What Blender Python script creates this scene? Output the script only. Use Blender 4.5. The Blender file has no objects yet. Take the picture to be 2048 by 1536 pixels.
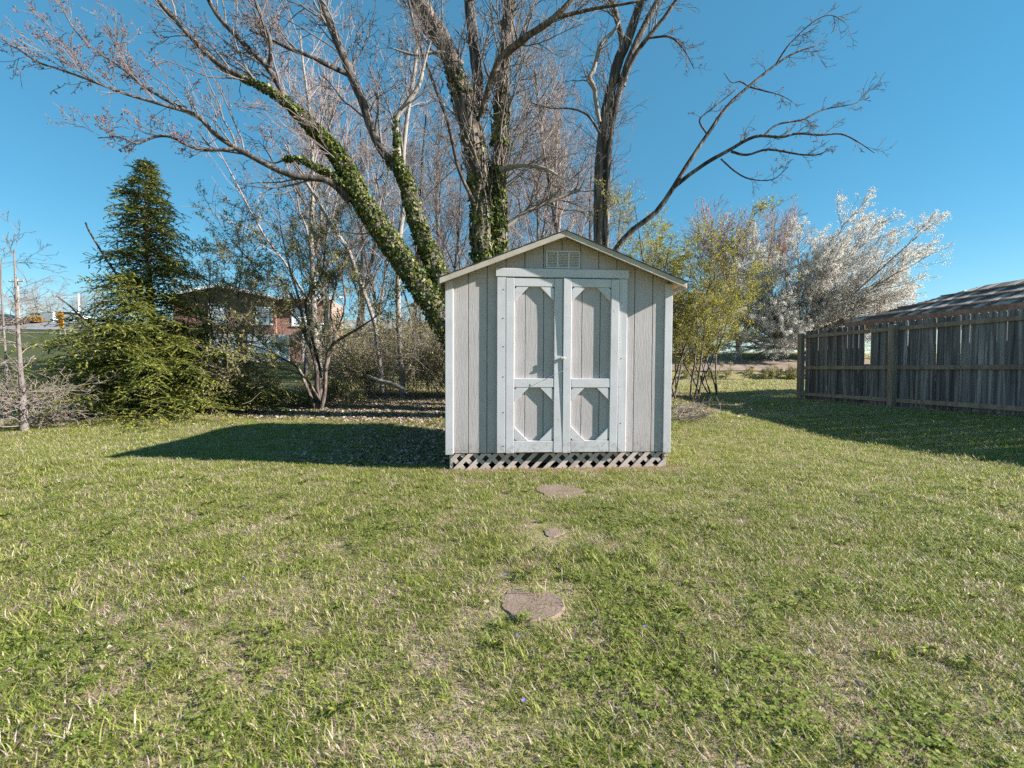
import bpy, bmesh, math, random
import numpy as np
from mathutils import Vector, Matrix, Quaternion

R = math.radians
SC = bpy.context.scene
COL = SC.collection
random.seed(7)
rng = np.random.default_rng(7)

# ------------------------------------------------------------------ camera, sky, sun, exposure
F = 890.0          # focal length in pixels of a 2048 wide picture
HC = 1.08          # camera height
TILT = math.atan(30.0 / F)
cam_data = bpy.data.cameras.new('camera')
cam_data.sensor_width = 36.0
cam_data.lens = F / 2048.0 * 36.0
cam_data.clip_start = 0.05
cam_data.clip_end = 5000
cam_data.dof.use_dof = True
cam_data.dof.focus_distance = 6.0
cam_data.dof.aperture_fstop = 4.5
cam = bpy.data.objects.new('camera', cam_data)
COL.objects.link(cam)
cam.location = (0, 0, HC)
cam.rotation_euler = (R(90) - TILT, 0, 0)
SC.camera = cam

SUN_EL = R(26.0)
sx, sy = 0.9915, -0.130
SUN = Vector((sx * math.cos(SUN_EL), sy * math.cos(SUN_EL), math.sin(SUN_EL))).normalized()
world = bpy.data.worlds.new('World')
SC.world = world
world.use_nodes = True
wn = world.node_tree
wn.nodes.clear()
w_out = wn.nodes.new('ShaderNodeOutputWorld')
w_bg = wn.nodes.new('ShaderNodeBackground')
w_sky = wn.nodes.new('ShaderNodeTexSky')
w_hsv = wn.nodes.new('ShaderNodeHueSaturation')
w_sky.sky_type = 'NISHITA'
w_sky.sun_disc = False
w_sky.sun_elevation = SUN_EL
w_sky.sun_rotation = math.atan2(SUN.x, SUN.y)
w_sky.altitude = 300
w_sky.air_density = 1.0
w_sky.dust_density = 0.0
w_sky.ozone_density = 1.6
w_hsv.inputs['Hue'].default_value = 0.482
w_hsv.inputs['Saturation'].default_value = 1.45
w_hsv.inputs['Value'].default_value = 1.0
w_bg.inputs['Strength'].default_value = 0.060
wn.links.new(w_sky.outputs[0], w_hsv.inputs['Color'])
w_mix = wn.nodes.new('ShaderNodeMix'); w_mix.data_type = 'RGBA'
w_mix.inputs[0].default_value = 0.42
w_mix.inputs[7].default_value = (1.05, 2.3, 3.4, 1)
wn.links.new(w_hsv.outputs[0], w_mix.inputs[6])
wn.links.new(w_mix.outputs[2], w_bg.inputs['Color'])
wn.links.new(w_bg.outputs[0], w_out.inputs['Surface'])

sun_data = bpy.data.lights.new('sun', 'SUN')
sun_data.energy = 5.0
sun_data.angle = R(0.53)
sun_data.color = (1.0, 0.95, 0.89)
sun = bpy.data.objects.new('sun', sun_data)
COL.objects.link(sun)
sun.rotation_euler = SUN.to_track_quat('Z', 'Y').to_euler()
sun.location = (20, -5, 20)

SC.render.engine = 'CYCLES'
SC.view_settings.view_transform = 'Standard'
SC.view_settings.look = 'None'
SC.view_settings.exposure = 1.6
SC.view_settings.gamma = 1.0
SC.view_settings.use_curve_mapping = False
SC.cycles.use_denoising = False
SC.cycles.adaptive_threshold = 0.004
SC.cycles.max_bounces = 6
SC.cycles.diffuse_bounces = 3
SC.cycles.transmission_bounces = 4
SC.cycles.transparent_max_bounces = 6
SC.cycles.sample_clamp_indirect = 6.0

# ------------------------------------------------------------------ geometry helpers
def wpt(px, py, Y):
    """point at forward distance Y that is seen at pixel (px, py) of the 2048 x 1536 photograph"""
    a = (px - 1024.0) / F
    b = -(py - 768.0) / F
    dy = math.cos(TILT) + b * math.sin(TILT)
    dz = -math.sin(TILT) + b * math.cos(TILT)
    s = Y / dy
    return (a * s, Y, HC + dz * s)

def sstep(a, b, x):
    t = np.clip((np.asarray(x, float) - a) / (b - a), 0, 1)
    return t * t * (3 - 2 * t)

class VNoise:
    def __init__(self, seed, n=64):
        self.g = np.random.default_rng(seed).random((n, n))
        self.n = n
    def __call__(self, x, y, s):
        x = np.asarray(x, float) * s + 1000.3
        y = np.asarray(y, float) * s + 1000.7
        xi = np.floor(x).astype(int); yi = np.floor(y).astype(int)
        fx = x - xi; fy = y - yi
        fx = fx * fx * (3 - 2 * fx); fy = fy * fy * (3 - 2 * fy)
        n = self.n; g = self.g
        a = g[xi % n, yi % n]; b = g[(xi + 1) % n, yi % n]
        c = g[xi % n, (yi + 1) % n]; d = g[(xi + 1) % n, (yi + 1) % n]
        return (a * (1 - fx) + b * fx) * (1 - fy) + (c * (1 - fx) + d * fx) * fy
vn1, vn2, vn3, vn4 = VNoise(1), VNoise(2), VNoise(3), VNoise(4)

LX = [-200, 0, 6.5, 9, 28, 34, 56, 60, 62, 70, 90, 130, 400, 4000]
LZ = [0, 0, 0.0, 0.10, 1.30, 2.0, 5.45, 5.95, 6.6, 8.5, 10.6, 14.0, 20, 20]
RX = [-200, 0, 6.5, 9, 19.4, 19.6, 20.3, 24, 27, 30, 40, 90, 4000]
RZ = [0, 0, 0.0, 0.10, 0.60, 0.62, 1.02, 1.66, 2.10, 2.22, 2.0, 1.0, 1.0]
def terrain(x, y):
    x = np.asarray(x, float); y = np.asarray(y, float)
    zl = np.interp(y, LX, LZ)
    zr = np.interp(y, RX, RZ)
    m = sstep(-9, 2, x)
    z = zl * (1 - m) + zr * m
    near = sstep(2.0, 6.0, y) + 0.35
    z = z + (vn1(x, y, 0.45) - 0.5) * 0.07 * near + (vn2(x, y, 1.7) - 0.5) * 0.028
    far = sstep(14, 30, y)
    z = z + far * (vn3(x, y, 0.12) - 0.5) * 0.35
    # the yard is a little higher along the fence and beside the evergreen
    z = z + (0.225 - z) * sstep(4.6, 8.0, x) * sstep(14.0, 9.0, y)
    z = z + 0.06 * sstep(-2.5, -5.0, x) * sstep(3.0, 5.0, y) * sstep(9.0, 7.0, y)
    # level pad under the shed
    pad = sstep(1.2, 0.2, np.maximum(np.abs(x - 0.5) - 1.4, np.abs(y - 6.0) - 1.6))
    return z * (1 - pad) + pad * (0.0 + 0.0 * z)
def tz(x, y):
    return float(terrain(x, y))
def ghit(px, py):
    a = wpt(px, py, 1.0)
    lo = 0.5
    for i in range(4000):
        Y = 0.5 + i * 0.03
        p = wpt(px, py, Y)
        if p[2] < tz(p[0], p[1]):
            return p
    return wpt(px, py, 60)

def link(o, parent=None):
    COL.objects.link(o)
    if parent is not None:
        o.parent = parent
    return o

def empty(name, loc=(0, 0, 0), rz=0.0):
    o = bpy.data.objects.new(name, None)
    o.empty_display_size = 0.2
    COL.objects.link(o)
    o.location = loc
    o.rotation_euler = (0, 0, rz)
    return o

def tag(o, label=None, cat=None, group=None, kind=None):
    if label: o['label'] = label
    if cat: o['category'] = cat
    if group: o['group'] = group
    if kind: o['kind'] = kind
    return o

def mesh_np(name, V, faces_list, mat, parent=None, smooth=False):
    """faces_list: list of int arrays (n,k)"""
    me = bpy.data.meshes.new(name)
    V = np.asarray(V, np.float32)
    loops = np.concatenate([f.ravel() for f in faces_list]).astype(np.int32)
    sizes = np.concatenate([np.full(len(f), f.shape[1], np.int32) for f in faces_list])
    starts = np.concatenate([[0], np.cumsum(sizes)[:-1]]).astype(np.int32)
    me.vertices.add(len(V)); me.vertices.foreach_set('co', V.ravel())
    me.loops.add(len(loops)); me.loops.foreach_set('vertex_index', loops)
    me.polygons.add(len(sizes))
    me.polygons.foreach_set('loop_start', starts)
    me.polygons.foreach_set('loop_total', sizes)
    if smooth:
        me.polygons.foreach_set('use_smooth', np.ones(len(sizes), bool))
    me.update(calc_edges=True)
    me.validate()
    if mat is not None:
        me.materials.append(mat)
    o = bpy.data.objects.new(name, me)
    return link(o, parent)

class Tubes:
    """collects tapered polylines, builds them as one mesh"""
    def __init__(self):
        self.g = {}
    def add(self, pts, rad, sides=3):
        self.g.setdefault((len(pts), sides), []).append((pts, rad))
    def count(self):
        return sum(len(v) for v in self.g.values())
    def build(self, name, mat, parent=None, origin=(0, 0, 0), rough=0.0):
        Vs, Fq, off = [], [], 0
        for (K, S), items in self.g.items():
            P = np.array([i[0] for i in items], float) - np.array(origin)
            Rr = np.array([i[1] for i in items], float)
            N = len(items)
            T = np.gradient(P, axis=1)
            T /= np.linalg.norm(T, axis=2, keepdims=True) + 1e-9
            Tm = T.mean(axis=1, keepdims=True)
            ref = np.where(np.abs(Tm[..., 2:3]) > 0.75, np.array([[[1.0, 0.13, 0.0]]]), np.array([[[0.0, 0.1, 1.0]]]))
            U = np.cross(T, np.broadcast_to(ref, T.shape)); U /= np.linalg.norm(U, axis=2, keepdims=True) + 1e-9
            W = np.cross(T, U)
            a = np.arange(S) * 2 * math.pi / S
            rr = Rr[:, :, None]
            if rough:
                rr = rr * (1 + rough * (rng.random((N, K, S)) - 0.5))
            ring = P[:, :, None, :] + (rr * np.cos(a))[..., None] * U[:, :, None, :] + (rr * np.sin(a))[..., None] * W[:, :, None, :]
            Vs.append(ring.reshape(-1, 3))
            n = np.arange(N)[:, None, None] * (K * S); k = np.arange(K - 1)[None, :, None] * S; s = np.arange(S)[None, None, :]
            s2 = (s + 1) % S
            q = np.stack([n + k + s, n + k + s2, n + k + S + s2, n + k + S + s], axis=-1).reshape(-1, 4) + off
            Fq.append(q)
            off += N * K * S
        return mesh_np(name, np.concatenate(Vs), Fq, mat, parent, smooth=True)

class Leaves:
    def __init__(self):
        self.c, self.d, self.l, self.w, self.n = [], [], [], [], []
    def add(self, c, d, l, w, n=None):
        c = np.asarray(c, float).reshape(-1, 3)
        N = len(c)
        if N == 0: return
        d = np.broadcast_to(np.asarray(d, float), (N, 3))
        self.c.append(c); self.d.append(d)
        self.l.append(np.broadcast_to(l, (N,))); self.w.append(np.broadcast_to(w, (N,)))
        self.n.append(rng.normal(size=(N, 3)) if n is None else np.broadcast_to(np.asarray(n, float), (N, 3)))
    def build(self, name, mat, parent=None, origin=(0, 0, 0), fold=0.18):
        c = np.concatenate(self.c) - np.array(origin)
        d = np.concatenate(self.d); l = np.concatenate(self.l)[:, None]; w = np.concatenate(self.w)[:, None]
        n = np.concatenate(self.n)
        d = d / (np.linalg.norm(d, axis=1, keepdims=True) + 1e-9)
        s = np.cross(d, n); s /= np.linalg.norm(s, axis=1, keepdims=True) + 1e-9
        nn = np.cross(s, d)
        N = len(c)
        V = np.stack([c - d * l * 0.5, c + s * w * 0.5 + nn * w * fold - d * l * 0.06, c + d * l * 0.5, c - s * w * 0.5 + nn * w * fold - d * l * 0.06], axis=1).reshape(-1, 3)
        q = np.arange(N)[:, None] * 4
        f = np.concatenate([q + np.array([[0, 1, 2]]), q + np.array([[0, 2, 3]])])
        return mesh_np(name, V, [f], mat, parent)

def catmull(pts, per=4):
    P = np.array(pts, float)
    P = np.vstack([2 * P[0] - P[1], P, 2 * P[-1] - P[-2]])
    out = []
    for i in range(1, len(P) - 2):
        for k in range(per):
            t = k / per
            a, b, c, d = P[i - 1], P[i], P[i + 1], P[i + 2]
            out.append(0.5 * ((2 * b) + (-a + c) * t + (2 * a - 5 * b + 4 * c - d) * t * t + (-a + 3 * b - 3 * c + d) * t ** 3))
    out.append(P[-2])
    return np.array(out)

def limb_px(spec, per=4, wob=0.0):
    """spec: list of (px, py, depth, width_px) -> (points, radii)"""
    rows = []
    for px, py, Y, w in spec:
        p = wpt(px, py, Y)
        rows.append((p[0], p[1], p[2], 0.44 * w * Y / F))
    A = catmull(rows, per)
    P = A[:, :3]; r = np.maximum(A[:, 3], 0.003)
    if wob:
        P = P + rng.normal(size=P.shape) * (r[:, None] * wob)
    return P, r

def vnorm(d):
    l = math.sqrt(d[0] * d[0] + d[1] * d[1] + d[2] * d[2]) or 1.0
    return (d[0] / l, d[1] / l, d[2] / l)
rnd = random.Random(11)
def sidedir(d, ang):
    # rotate d by ang about a random perpendicular
    a = (rnd.gauss(0, 1), rnd.gauss(0, 1), rnd.gauss(0, 1))
    dot = a[0] * d[0] + a[1] * d[1] + a[2] * d[2]
    p = vnorm((a[0] - dot * d[0], a[1] - dot * d[1], a[2] - dot * d[2]))
    c, s = math.cos(ang), math.sin(ang)
    return (d[0] * c + p[0] * s, d[1] * c + p[1] * s, d[2] * c + p[2] * s)

def grow(out, p, d, L, r, lvl, cfg, log=None):
    n = cfg['seg'][lvl]; wob = cfg['wob'][lvl]; up = cfg['up'][lvl]; bias = cfg.get('bias', (0, 0, 0))
    step = L / n
    pts = [p]; rad = [r]; dirs = [d]
    tip = cfg.get('tip', 0.25)
    for i in range(n):
        d = vnorm((d[0] + rnd.gauss(0, wob) + bias[0], d[1] + rnd.gauss(0, wob) + bias[1], d[2] + rnd.gauss(0, wob) + up + bias[2]))
        p = (p[0] + d[0] * step, p[1] + d[1] * step, p[2] + d[2] * step)
        pts.append(p); dirs.append(d)
        rad.append(max(cfg['rmin'], r * (1 - (1 - tip) * (i + 1) / n)))
    out[min(lvl, len(out) - 1)].add(pts, rad, cfg['sides'][lvl])
    if log is not None and lvl >= cfg.get('log', 1):
        log.append((pts, dirs))
    if lvl < cfg['max']:
        for k in range(int(cfg['kids'][lvl] * rnd.uniform(0.75, 1.25) + 0.5)):
            t = rnd.uniform(cfg['t0'][lvl], 0.98)
            i = min(int(t * n), n - 1); f = t * n - i
            q = tuple(pts[i][j] * (1 - f) + pts[i + 1][j] * f for j in range(3))
            dd = sidedir(dirs[i + 1], rnd.uniform(*cfg['ang'][lvl]))
            LL = L * cfg['lr'][lvl] * (1.15 - 0.6 * t) * rnd.uniform(0.55, 1.25)
            grow(out, q, dd, LL, max(cfg['rmin'], rad[i] * cfg['rr'][lvl]), lvl + 1, cfg, log)

def sprout(out, P, r, n, L, cfg, lvl=1, t0=0.1, t1=1.0, ang=(0.5, 1.2), log=None, rs=0.35, bias=None):
    K = len(P)
    for k in range(n):
        t = rnd.uniform(t0, t1) * (K - 1)
        i = min(int(t), K - 2); f = t - i
        q = tuple(P[i] * (1 - f) + P[i + 1] * f)
        d = vnorm(tuple(P[i + 1] - P[i]))
        dd = sidedir(d, rnd.uniform(*ang))
        if bias: dd = vnorm((dd[0] + bias[0], dd[1] + bias[1], dd[2] + bias[2]))
        grow(out, q, dd, L * rnd.uniform(0.45, 1.2), min(max(cfg['rmin'], r[i] * rs), cfg.get('rmax', 0.03)), lvl, cfg, log)

def leaf_on(log, leaves, per, l, w, spread=0.03, along=0.4):
    C, D = [], []
    for pts, dirs in log:
        for k in range(per if isinstance(per, int) else (int(per) + (rnd.random() < per % 1))):
            t = (rnd.random() ** 0.7) * (len(pts) - 1)
            i = min(int(t), len(pts) - 2); f = t - i
            C.append([pts[i][j] * (1 - f) + pts[i + 1][j] * f for j in range(3)])
            D.append(dirs[i + 1])
    if not C: return
    C = np.array(C); D = np.array(D)
    C = C + rng.normal(size=C.shape) * spread
    D = D * along + rng.normal(size=D.shape) * 0.6
    N = len(C)
    leaves.add(C, D, l * rng.uniform(0.6, 1.3, N), w * rng.uniform(0.6, 1.3, N))

def box(name, parent, mat, x, y, z, bev=0.0, label=None, rot=None, jitter=0.0):
    """box with its object origin at its centre"""
    c = ((x[0] + x[1]) / 2, (y[0] + y[1]) / 2, (z[0] + z[1]) / 2)
    h = (abs(x[1] - x[0]) / 2, abs(y[1] - y[0]) / 2, abs(z[1] - z[0]) / 2)
    bm = bmesh.new()
    bmesh.ops.create_cube(bm, size=2.0)
    for v in bm.verts:
        v.co = Vector((v.co.x * h[0] + rnd.uniform(-jitter, jitter), v.co.y * h[1] + rnd.uniform(-jitter, jitter) * 0.5, v.co.z * h[2] + rnd.uniform(-jitter, jitter)))
    if bev > 0:
        bmesh.ops.bevel(bm, geom=list(bm.edges), offset=min(bev, min(h) * 0.6), segments=1, affect='EDGES')
    me = bpy.data.meshes.new(name); bm.to_mesh(me); bm.free()
    me.materials.append(mat)
    o = bpy.data.objects.new(name, me); link(o, parent)
    o.location = c
    if rot: o.rotation_euler = rot
    if label: o['label'] = label
    return o

def prism(name, parent, mat, poly, y0, y1, bev=0.0, axis='y'):
    """polygon in (x,z) extruded along y from y0 to y1 (or polygon (x,y) along z)"""
    bm = bmesh.new()
    if axis == 'y':
        a = [bm.verts.new((p[0], y0, p[1])) for p in poly]
    elif axis == 'z':
        a = [bm.verts.new((p[0], p[1], y0)) for p in poly]
    else:
        a = [bm.verts.new((y0, p[0], p[1])) for p in poly]
    f = bm.faces.new(a)
    ex = bmesh.ops.extrude_face_region(bm, geom=[f])
    dv = {'y': (0, y1 - y0, 0), 'z': (0, 0, y1 - y0), 'x': (y1 - y0, 0, 0)}[axis]
    bmesh.ops.translate(bm, verts=[v for v in ex['geom'] if isinstance(v, bmesh.types.BMVert)], vec=dv)
    bmesh.ops.recalc_face_normals(bm, faces=bm.faces)
    if bev > 0:
        bmesh.ops.bevel(bm, geom=list(bm.edges), offset=bev, segments=1, affect='EDGES')
    me = bpy.data.meshes.new(name); bm.to_mesh(me); bm.free()
    me.materials.append(mat)
    return link(bpy.data.objects.new(name, me), parent)

# ------------------------------------------------------------------ materials
def _nt(name):
    m = bpy.data.materials.new(name); m.use_nodes = True
    nt = m.node_tree
    return m, nt, nt.nodes['Principled BSDF']
def _ramp(nt, cols, pos=None):
    r = nt.nodes.new('ShaderNodeValToRGB')
    n = len(cols)
    pos = pos or [i / (n - 1) for i in range(n)]
    while len(r.color_ramp.elements) < n: r.color_ramp.elements.new(0.5)
    for e, c, p in zip(r.color_ramp.elements, cols, pos):
        e.position = p; e.color = (*c, 1)
    return r
def _coords(nt, stretch, kind='Object', randomise=True):
    tc = nt.nodes.new('ShaderNodeTexCoord')
    mp = nt.nodes.new('ShaderNodeMapping')
    mp.inputs['Scale'].default_value = stretch
    nt.links.new(tc.outputs[kind], mp.inputs['Vector'])
    if randomise:
        oi = nt.nodes.new('ShaderNodeObjectInfo')
        mm = nt.nodes.new('ShaderNodeMath'); mm.operation = 'MULTIPLY'; mm.inputs[1].default_value = 37.0
        nt.links.new(oi.outputs['Random'], mm.inputs[0])
        nt.links.new(mm.outputs[0], mp.inputs['Location'])
    return mp
def _noise(nt, vec, scale, detail=4, rough=0.6, dist=0.0):
    n = nt.nodes.new('ShaderNodeTexNoise')
    n.inputs['Scale'].default_value = scale; n.inputs['Detail'].default_value = detail
    n.inputs['Roughness'].default_value = rough; n.inputs['Distortion'].default_value = dist
    if vec is not None: nt.links.new(vec, n.inputs['Vector'])
    return n
def _mix(nt, a, b, fac, blend='MIX'):
    m = nt.nodes.new('ShaderNodeMix'); m.data_type = 'RGBA'; m.blend_type = blend
    for s, v in ((m.inputs[6], a), (m.inputs[7], b)):
        if isinstance(v, tuple): s.default_value = (*v, 1)
        else: nt.links.new(v, s)
    if isinstance(fac, float): m.inputs[0].default_value = fac
    else: nt.links.new(fac, m.inputs[0])
    return m.outputs[2]
def _bump(nt, bsdf, height, strength, dist):
    b = nt.nodes.new('ShaderNodeBump')
    b.inputs['Strength'].default_value = strength; b.inputs['Distance'].default_value = dist
    nt.links.new(height, b.inputs['Height']); nt.links.new(b.outputs[0], bsdf.inputs['Normal'])
    return b

def pmat(name, cols, scale=4.0, stretch=(1, 1, 1), rough=0.85, bump=0.0, bscale=None, bdist=0.01, kind='Object', pos=None, dist=0.0, spec=0.3, obj_var=0.0, detail=5):
    m, nt, b = _nt(name)
    mp = _coords(nt, stretch, kind)
    n = _noise(nt, mp.outputs[0], scale, detail, 0.62, dist)
    r = _ramp(nt, cols, pos or ([0.3, 0.7] if len(cols) == 2 else None))
    nt.links.new(n.outputs[0], r.inputs[0])
    col = r.outputs[0]
    if obj_var:
        oi = nt.nodes.new('ShaderNodeObjectInfo')
        mr = nt.nodes.new('ShaderNodeMapRange')
        mr.inputs[3].default_value = 1 - obj_var; mr.inputs[4].default_value = 1 + obj_var
        nt.links.new(oi.outputs['Random'], mr.inputs[0])
        hs = nt.nodes.new('ShaderNodeHueSaturation')
        nt.links.new(mr.outputs[0], hs.inputs['Value']); nt.links.new(col, hs.inputs['Color'])
        col = hs.outputs[0]
    nt.links.new(col, b.inputs['Base Color'])
    b.inputs['Roughness'].default_value = rough
    b.inputs['Specular IOR Level'].default_value = spec
    if bump:
        n2 = _noise(nt, mp.outputs[0], bscale or scale * 2, 5, 0.65, dist)
        _bump(nt, b, n2.outputs[0], bump, bdist)
    return m

def leafmat(name, cols, trans=0.35, rough=0.55, pos=None, spec=0.25):
    m, nt, b = _nt(name)
    g = nt.nodes.new('ShaderNodeNewGeometry')
    r = _ramp(nt, cols, pos)
    nt.links.new(g.outputs['Random Per Island'], r.inputs[0])
    nt.links.new(r.outputs[0], b.inputs['Base Color'])
    b.inputs['Roughness'].default_value = rough
    b.inputs['Specular IOR Level'].default_value = spec
    t = nt.nodes.new('ShaderNodeBsdfTranslucent')
    nt.links.new(r.outputs[0], t.inputs['Color'])
    mx = nt.nodes.new('ShaderNodeMixShader'); mx.inputs[0].default_value = trans
    out = nt.nodes['Material Output']
    nt.links.new(b.outputs[0], mx.inputs[1]); nt.links.new(t.outputs[0], mx.inputs[2]); nt.links.new(mx.outputs[0], out.inputs['Surface'])
    return m

def grime(nt, col):
    """mud splashes and algae stains thrown up from the soil, blotchy, thickest low down"""
    g = nt.nodes.new('ShaderNodeNewGeometry')
    sp = nt.nodes.new('ShaderNodeSeparateXYZ'); nt.links.new(g.outputs['Position'], sp.inputs[0])
    mr = nt.nodes.new('ShaderNodeMapRange'); mr.inputs[1].default_value = 0.17; mr.inputs[2].default_value = 0.46; mr.inputs[3].default_value = 0.22; mr.inputs[4].default_value = 0.0
    nt.links.new(sp.outputs[2], mr.inputs[0])
    n = _noise(nt, g.outputs['Position'], 16, 6, 0.72)
    ad = nt.nodes.new('ShaderNodeMath'); nt.links.new(n.outputs[0], ad.inputs[0]); nt.links.new(mr.outputs[0], ad.inputs[1])
    r = _ramp(nt, [(0, 0, 0), (0.4, 0.4, 0.4)], [0.64, 0.78]); nt.links.new(ad.outputs[0], r.inputs[0])
    return _mix(nt, col, (0.20, 0.155, 0.115), r.outputs[0])

def siding_mat():
    m, nt, b = _nt('embossed_painted_siding')
    mp = _coords(nt, (1, 1, 0.10), 'Object')
    n = _noise(nt, mp.outputs[0], 52, 2.0, 0.5, 1.4)
    mp2 = _coords(nt, (1, 1, 1), 'Object')
    n2 = _noise(nt, mp2.outputs[0], 2.2, 5, 0.65)
    r = _ramp(nt, [(0.375, 0.343, 0.337), (0.45, 0.413, 0.407)], [0.3, 0.7])
    nt.links.new(n2.outputs[0], r.inputs[0])
    # grey weathering towards random stains
    n3 = _noise(nt, mp.outputs[0], 9, 6, 0.7)
    r3 = _ramp(nt, [(0, 0, 0), (1, 1, 1)], [0.60, 0.80])
    nt.links.new(n3.outputs[0], r3.inputs[0])
    mult = nt.nodes.new('ShaderNodeMath'); mult.operation = 'MULTIPLY'; mult.inputs[1].default_value = 0.35
    nt.links.new(r3.outputs[0], mult.inputs[0])
    c = _mix(nt, r.outputs[0], (0.28, 0.26, 0.24), mult.outputs[0])
    c = grime(nt, c)
    nt.links.new(c, b.inputs['Base Color'])
    b.inputs['Roughness'].default_value = 0.62
    b.inputs['Specular IOR Level'].default_value = 0.25
    _bump(nt, b, n.outputs[0], 0.42, 0.004)
    return m

def trim_mat():
    m, nt, b = _nt('chipped_white_paint')
    mp = _coords(nt, (1, 1, 1), 'Object')
    n = _noise(nt, mp.outputs[0], 3.0, 6, 0.65)
    r = _ramp(nt, [(0.46, 0.452, 0.465), (0.55, 0.54, 0.553)], [0.3, 0.65])
    nt.links.new(n.outputs[0], r.inputs[0])
    mp2 = _coords(nt, (1, 1, 0.35), 'Object')
    n2 = _noise(nt, mp2.outputs[0], 26, 6, 0.7)
    r2 = _ramp(nt, [(0, 0, 0), (1, 1, 1)], [0.665, 0.69])
    nt.links.new(n2.outputs[0], r2.inputs[0])
    c = _mix(nt, r.outputs[0], (0.23, 0.20, 0.17), r2.outputs[0])
    c = grime(nt, c)
    nt.links.new(c, b.inputs['Base Color'])
    b.inputs['Roughness'].default_value = 0.55
    b.inputs['Specular IOR Level'].default_value = 0.3
    n4 = _noise(nt, mp2.outputs[0], 60, 4, 0.6)
    _bump(nt, b, n4.outputs[0], 0.12, 0.004)
    return m

M = {}
M['siding'] = siding_mat()
M['trim'] = trim_mat()
M['fascia'] = pmat('weathered_fascia_paint', [(0.36, 0.31, 0.25), (0.48, 0.43, 0.37)], 5, rough=0.6, bump=0.1, bscale=40)
M['plywood'] = pmat('bare_plywood', [(0.42, 0.28, 0.13), (0.56, 0.40, 0.20)], 6, (0.3, 2, 2), rough=0.75)
M['shingle'] = pmat('asphalt_shingle', [(0.035, 0.035, 0.038), (0.10, 0.095, 0.09)], 60, rough=0.95, bump=0.4)
M['lattice'] = pmat('dirty_lattice_paint', [(0.30, 0.215, 0.16), (0.50, 0.42, 0.365), (0.58, 0.51, 0.46)], 7, rough=0.8, bump=0.15, obj_var=0.12)
M['dark_wood'] = pmat('dark_floor_timber', [(0.05, 0.04, 0.03), (0.10, 0.08, 0.06)], 8)
M['metal'] = pmat('galvanised_metal', [(0.32, 0.32, 0.33), (0.55, 0.54, 0.52)], 30, rough=0.45, spec=0.6)
M['rust'] = pmat('rusty_iron', [(0.10, 0.05, 0.03), (0.20, 0.10, 0.06)], 20)
M['vent'] = pmat('vent_paint', [(0.50, 0.50, 0.53), (0.58, 0.58, 0.60)], 8, rough=0.6)
M['stone'] = pmat('concrete_paver', [(0.13, 0.09, 0.065), (0.21, 0.15, 0.115), (0.27, 0.20, 0.16)], 9, rough=0.95, bump=0.7, bscale=70, bdist=0.01)
M['fence'] = pmat('grey_weathered_fence_board', [(0.032, 0.031, 0.031), (0.13, 0.128, 0.13), (0.31, 0.305, 0.305)], 9, (1.6, 1.6, 0.06), pos=[0.3, 0.5, 0.7], rough=0.9, bump=0.5, bscale=26, bdist=0.006, obj_var=0.35, dist=0.6)
M['fence_post'] = pmat('fence_post_wood', [(0.17, 0.13, 0.10), (0.34, 0.275, 0.22)], 10, (1.6, 1.6, 0.12), rough=0.9, bump=0.5, bscale=26, bdist=0.006, obj_var=0.15)
M['gazebo'] = pmat('gazebo_timber', [(0.20, 0.11, 0.08), (0.38, 0.27, 0.22)], 8, (1, 1, 1), rough=0.85, obj_var=0.25)
M['gazebo_sunlit'] = pmat('gazebo_sunlit_stripe', [(0.34, 0.29, 0.25), (0.50, 0.44, 0.39)], 8, rough=0.8, obj_var=0.15)
M['bark'] = pmat('furrowed_grey_bark', [(0.025, 0.02, 0.018), (0.085, 0.07, 0.062), (0.23, 0.20, 0.18)], 13, (1, 1, 0.12), pos=[0.34, 0.5, 0.66], rough=0.95, bump=0.9, bscale=20, bdist=0.05, dist=0.4)
M['bark_brown'] = pmat('vine_bark', [(0.03, 0.023, 0.019), (0.105, 0.082, 0.068), (0.25, 0.205, 0.175)], 13, (1, 1, 0.14), pos=[0.34, 0.5, 0.66], rough=0.95, bump=0.9, bscale=20, bdist=0.05, dist=0.4)
M['bark_pale'] = pmat('pale_smooth_bark', [(0.12, 0.10, 0.085), (0.24, 0.215, 0.19), (0.36, 0.33, 0.30)], 7, (1, 1, 0.5), rough=0.9, bump=0.3, bscale=20, bdist=0.02)
M['twig'] = pmat('grey_twig', [(0.095, 0.08, 0.072), (0.21, 0.18, 0.163)], 3, rough=0.9)
M['twig_red'] = pmat('reddish_twig', [(0.18, 0.145, 0.13), (0.32, 0.27, 0.245)], 2, rough=0.9)
M['twig_purple'] = pmat('purple_twig', [(0.22, 0.15, 0.145), (0.33, 0.235, 0.225)], 2, rough=0.9)
M['twig_dead'] = pmat('dead_twig', [(0.13, 0.105, 0.09), (0.27, 0.225, 0.195)], 4, rough=0.9)
M['bud'] = leafmat('red_buds', [(0.13, 0.05, 0.05), (0.28, 0.10, 0.09), (0.22, 0.12, 0.09)], 0.2)
M['ivy'] = leafmat('ivy_leaf', [(0.018, 0.04, 0.010), (0.055, 0.09, 0.016), (0.12, 0.145, 0.022), (0.26, 0.245, 0.06)], 0.3, 0.5, [0.0, 0.35, 0.7, 1.0], 0.3)
M['hemlock'] = leafmat('hemlock_needles', [(0.05, 0.08, 0.03), (0.15, 0.185, 0.04), (0.31, 0.31, 0.06), (0.44, 0.40, 0.10)], 0.45, 0.55, [0.0, 0.4, 0.8, 1.0])
M['olive_leaf'] = leafmat('olive_young_leaf', [(0.14, 0.15, 0.04), (0.26, 0.25, 0.06), (0.40, 0.36, 0.12)], 0.4)
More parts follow.
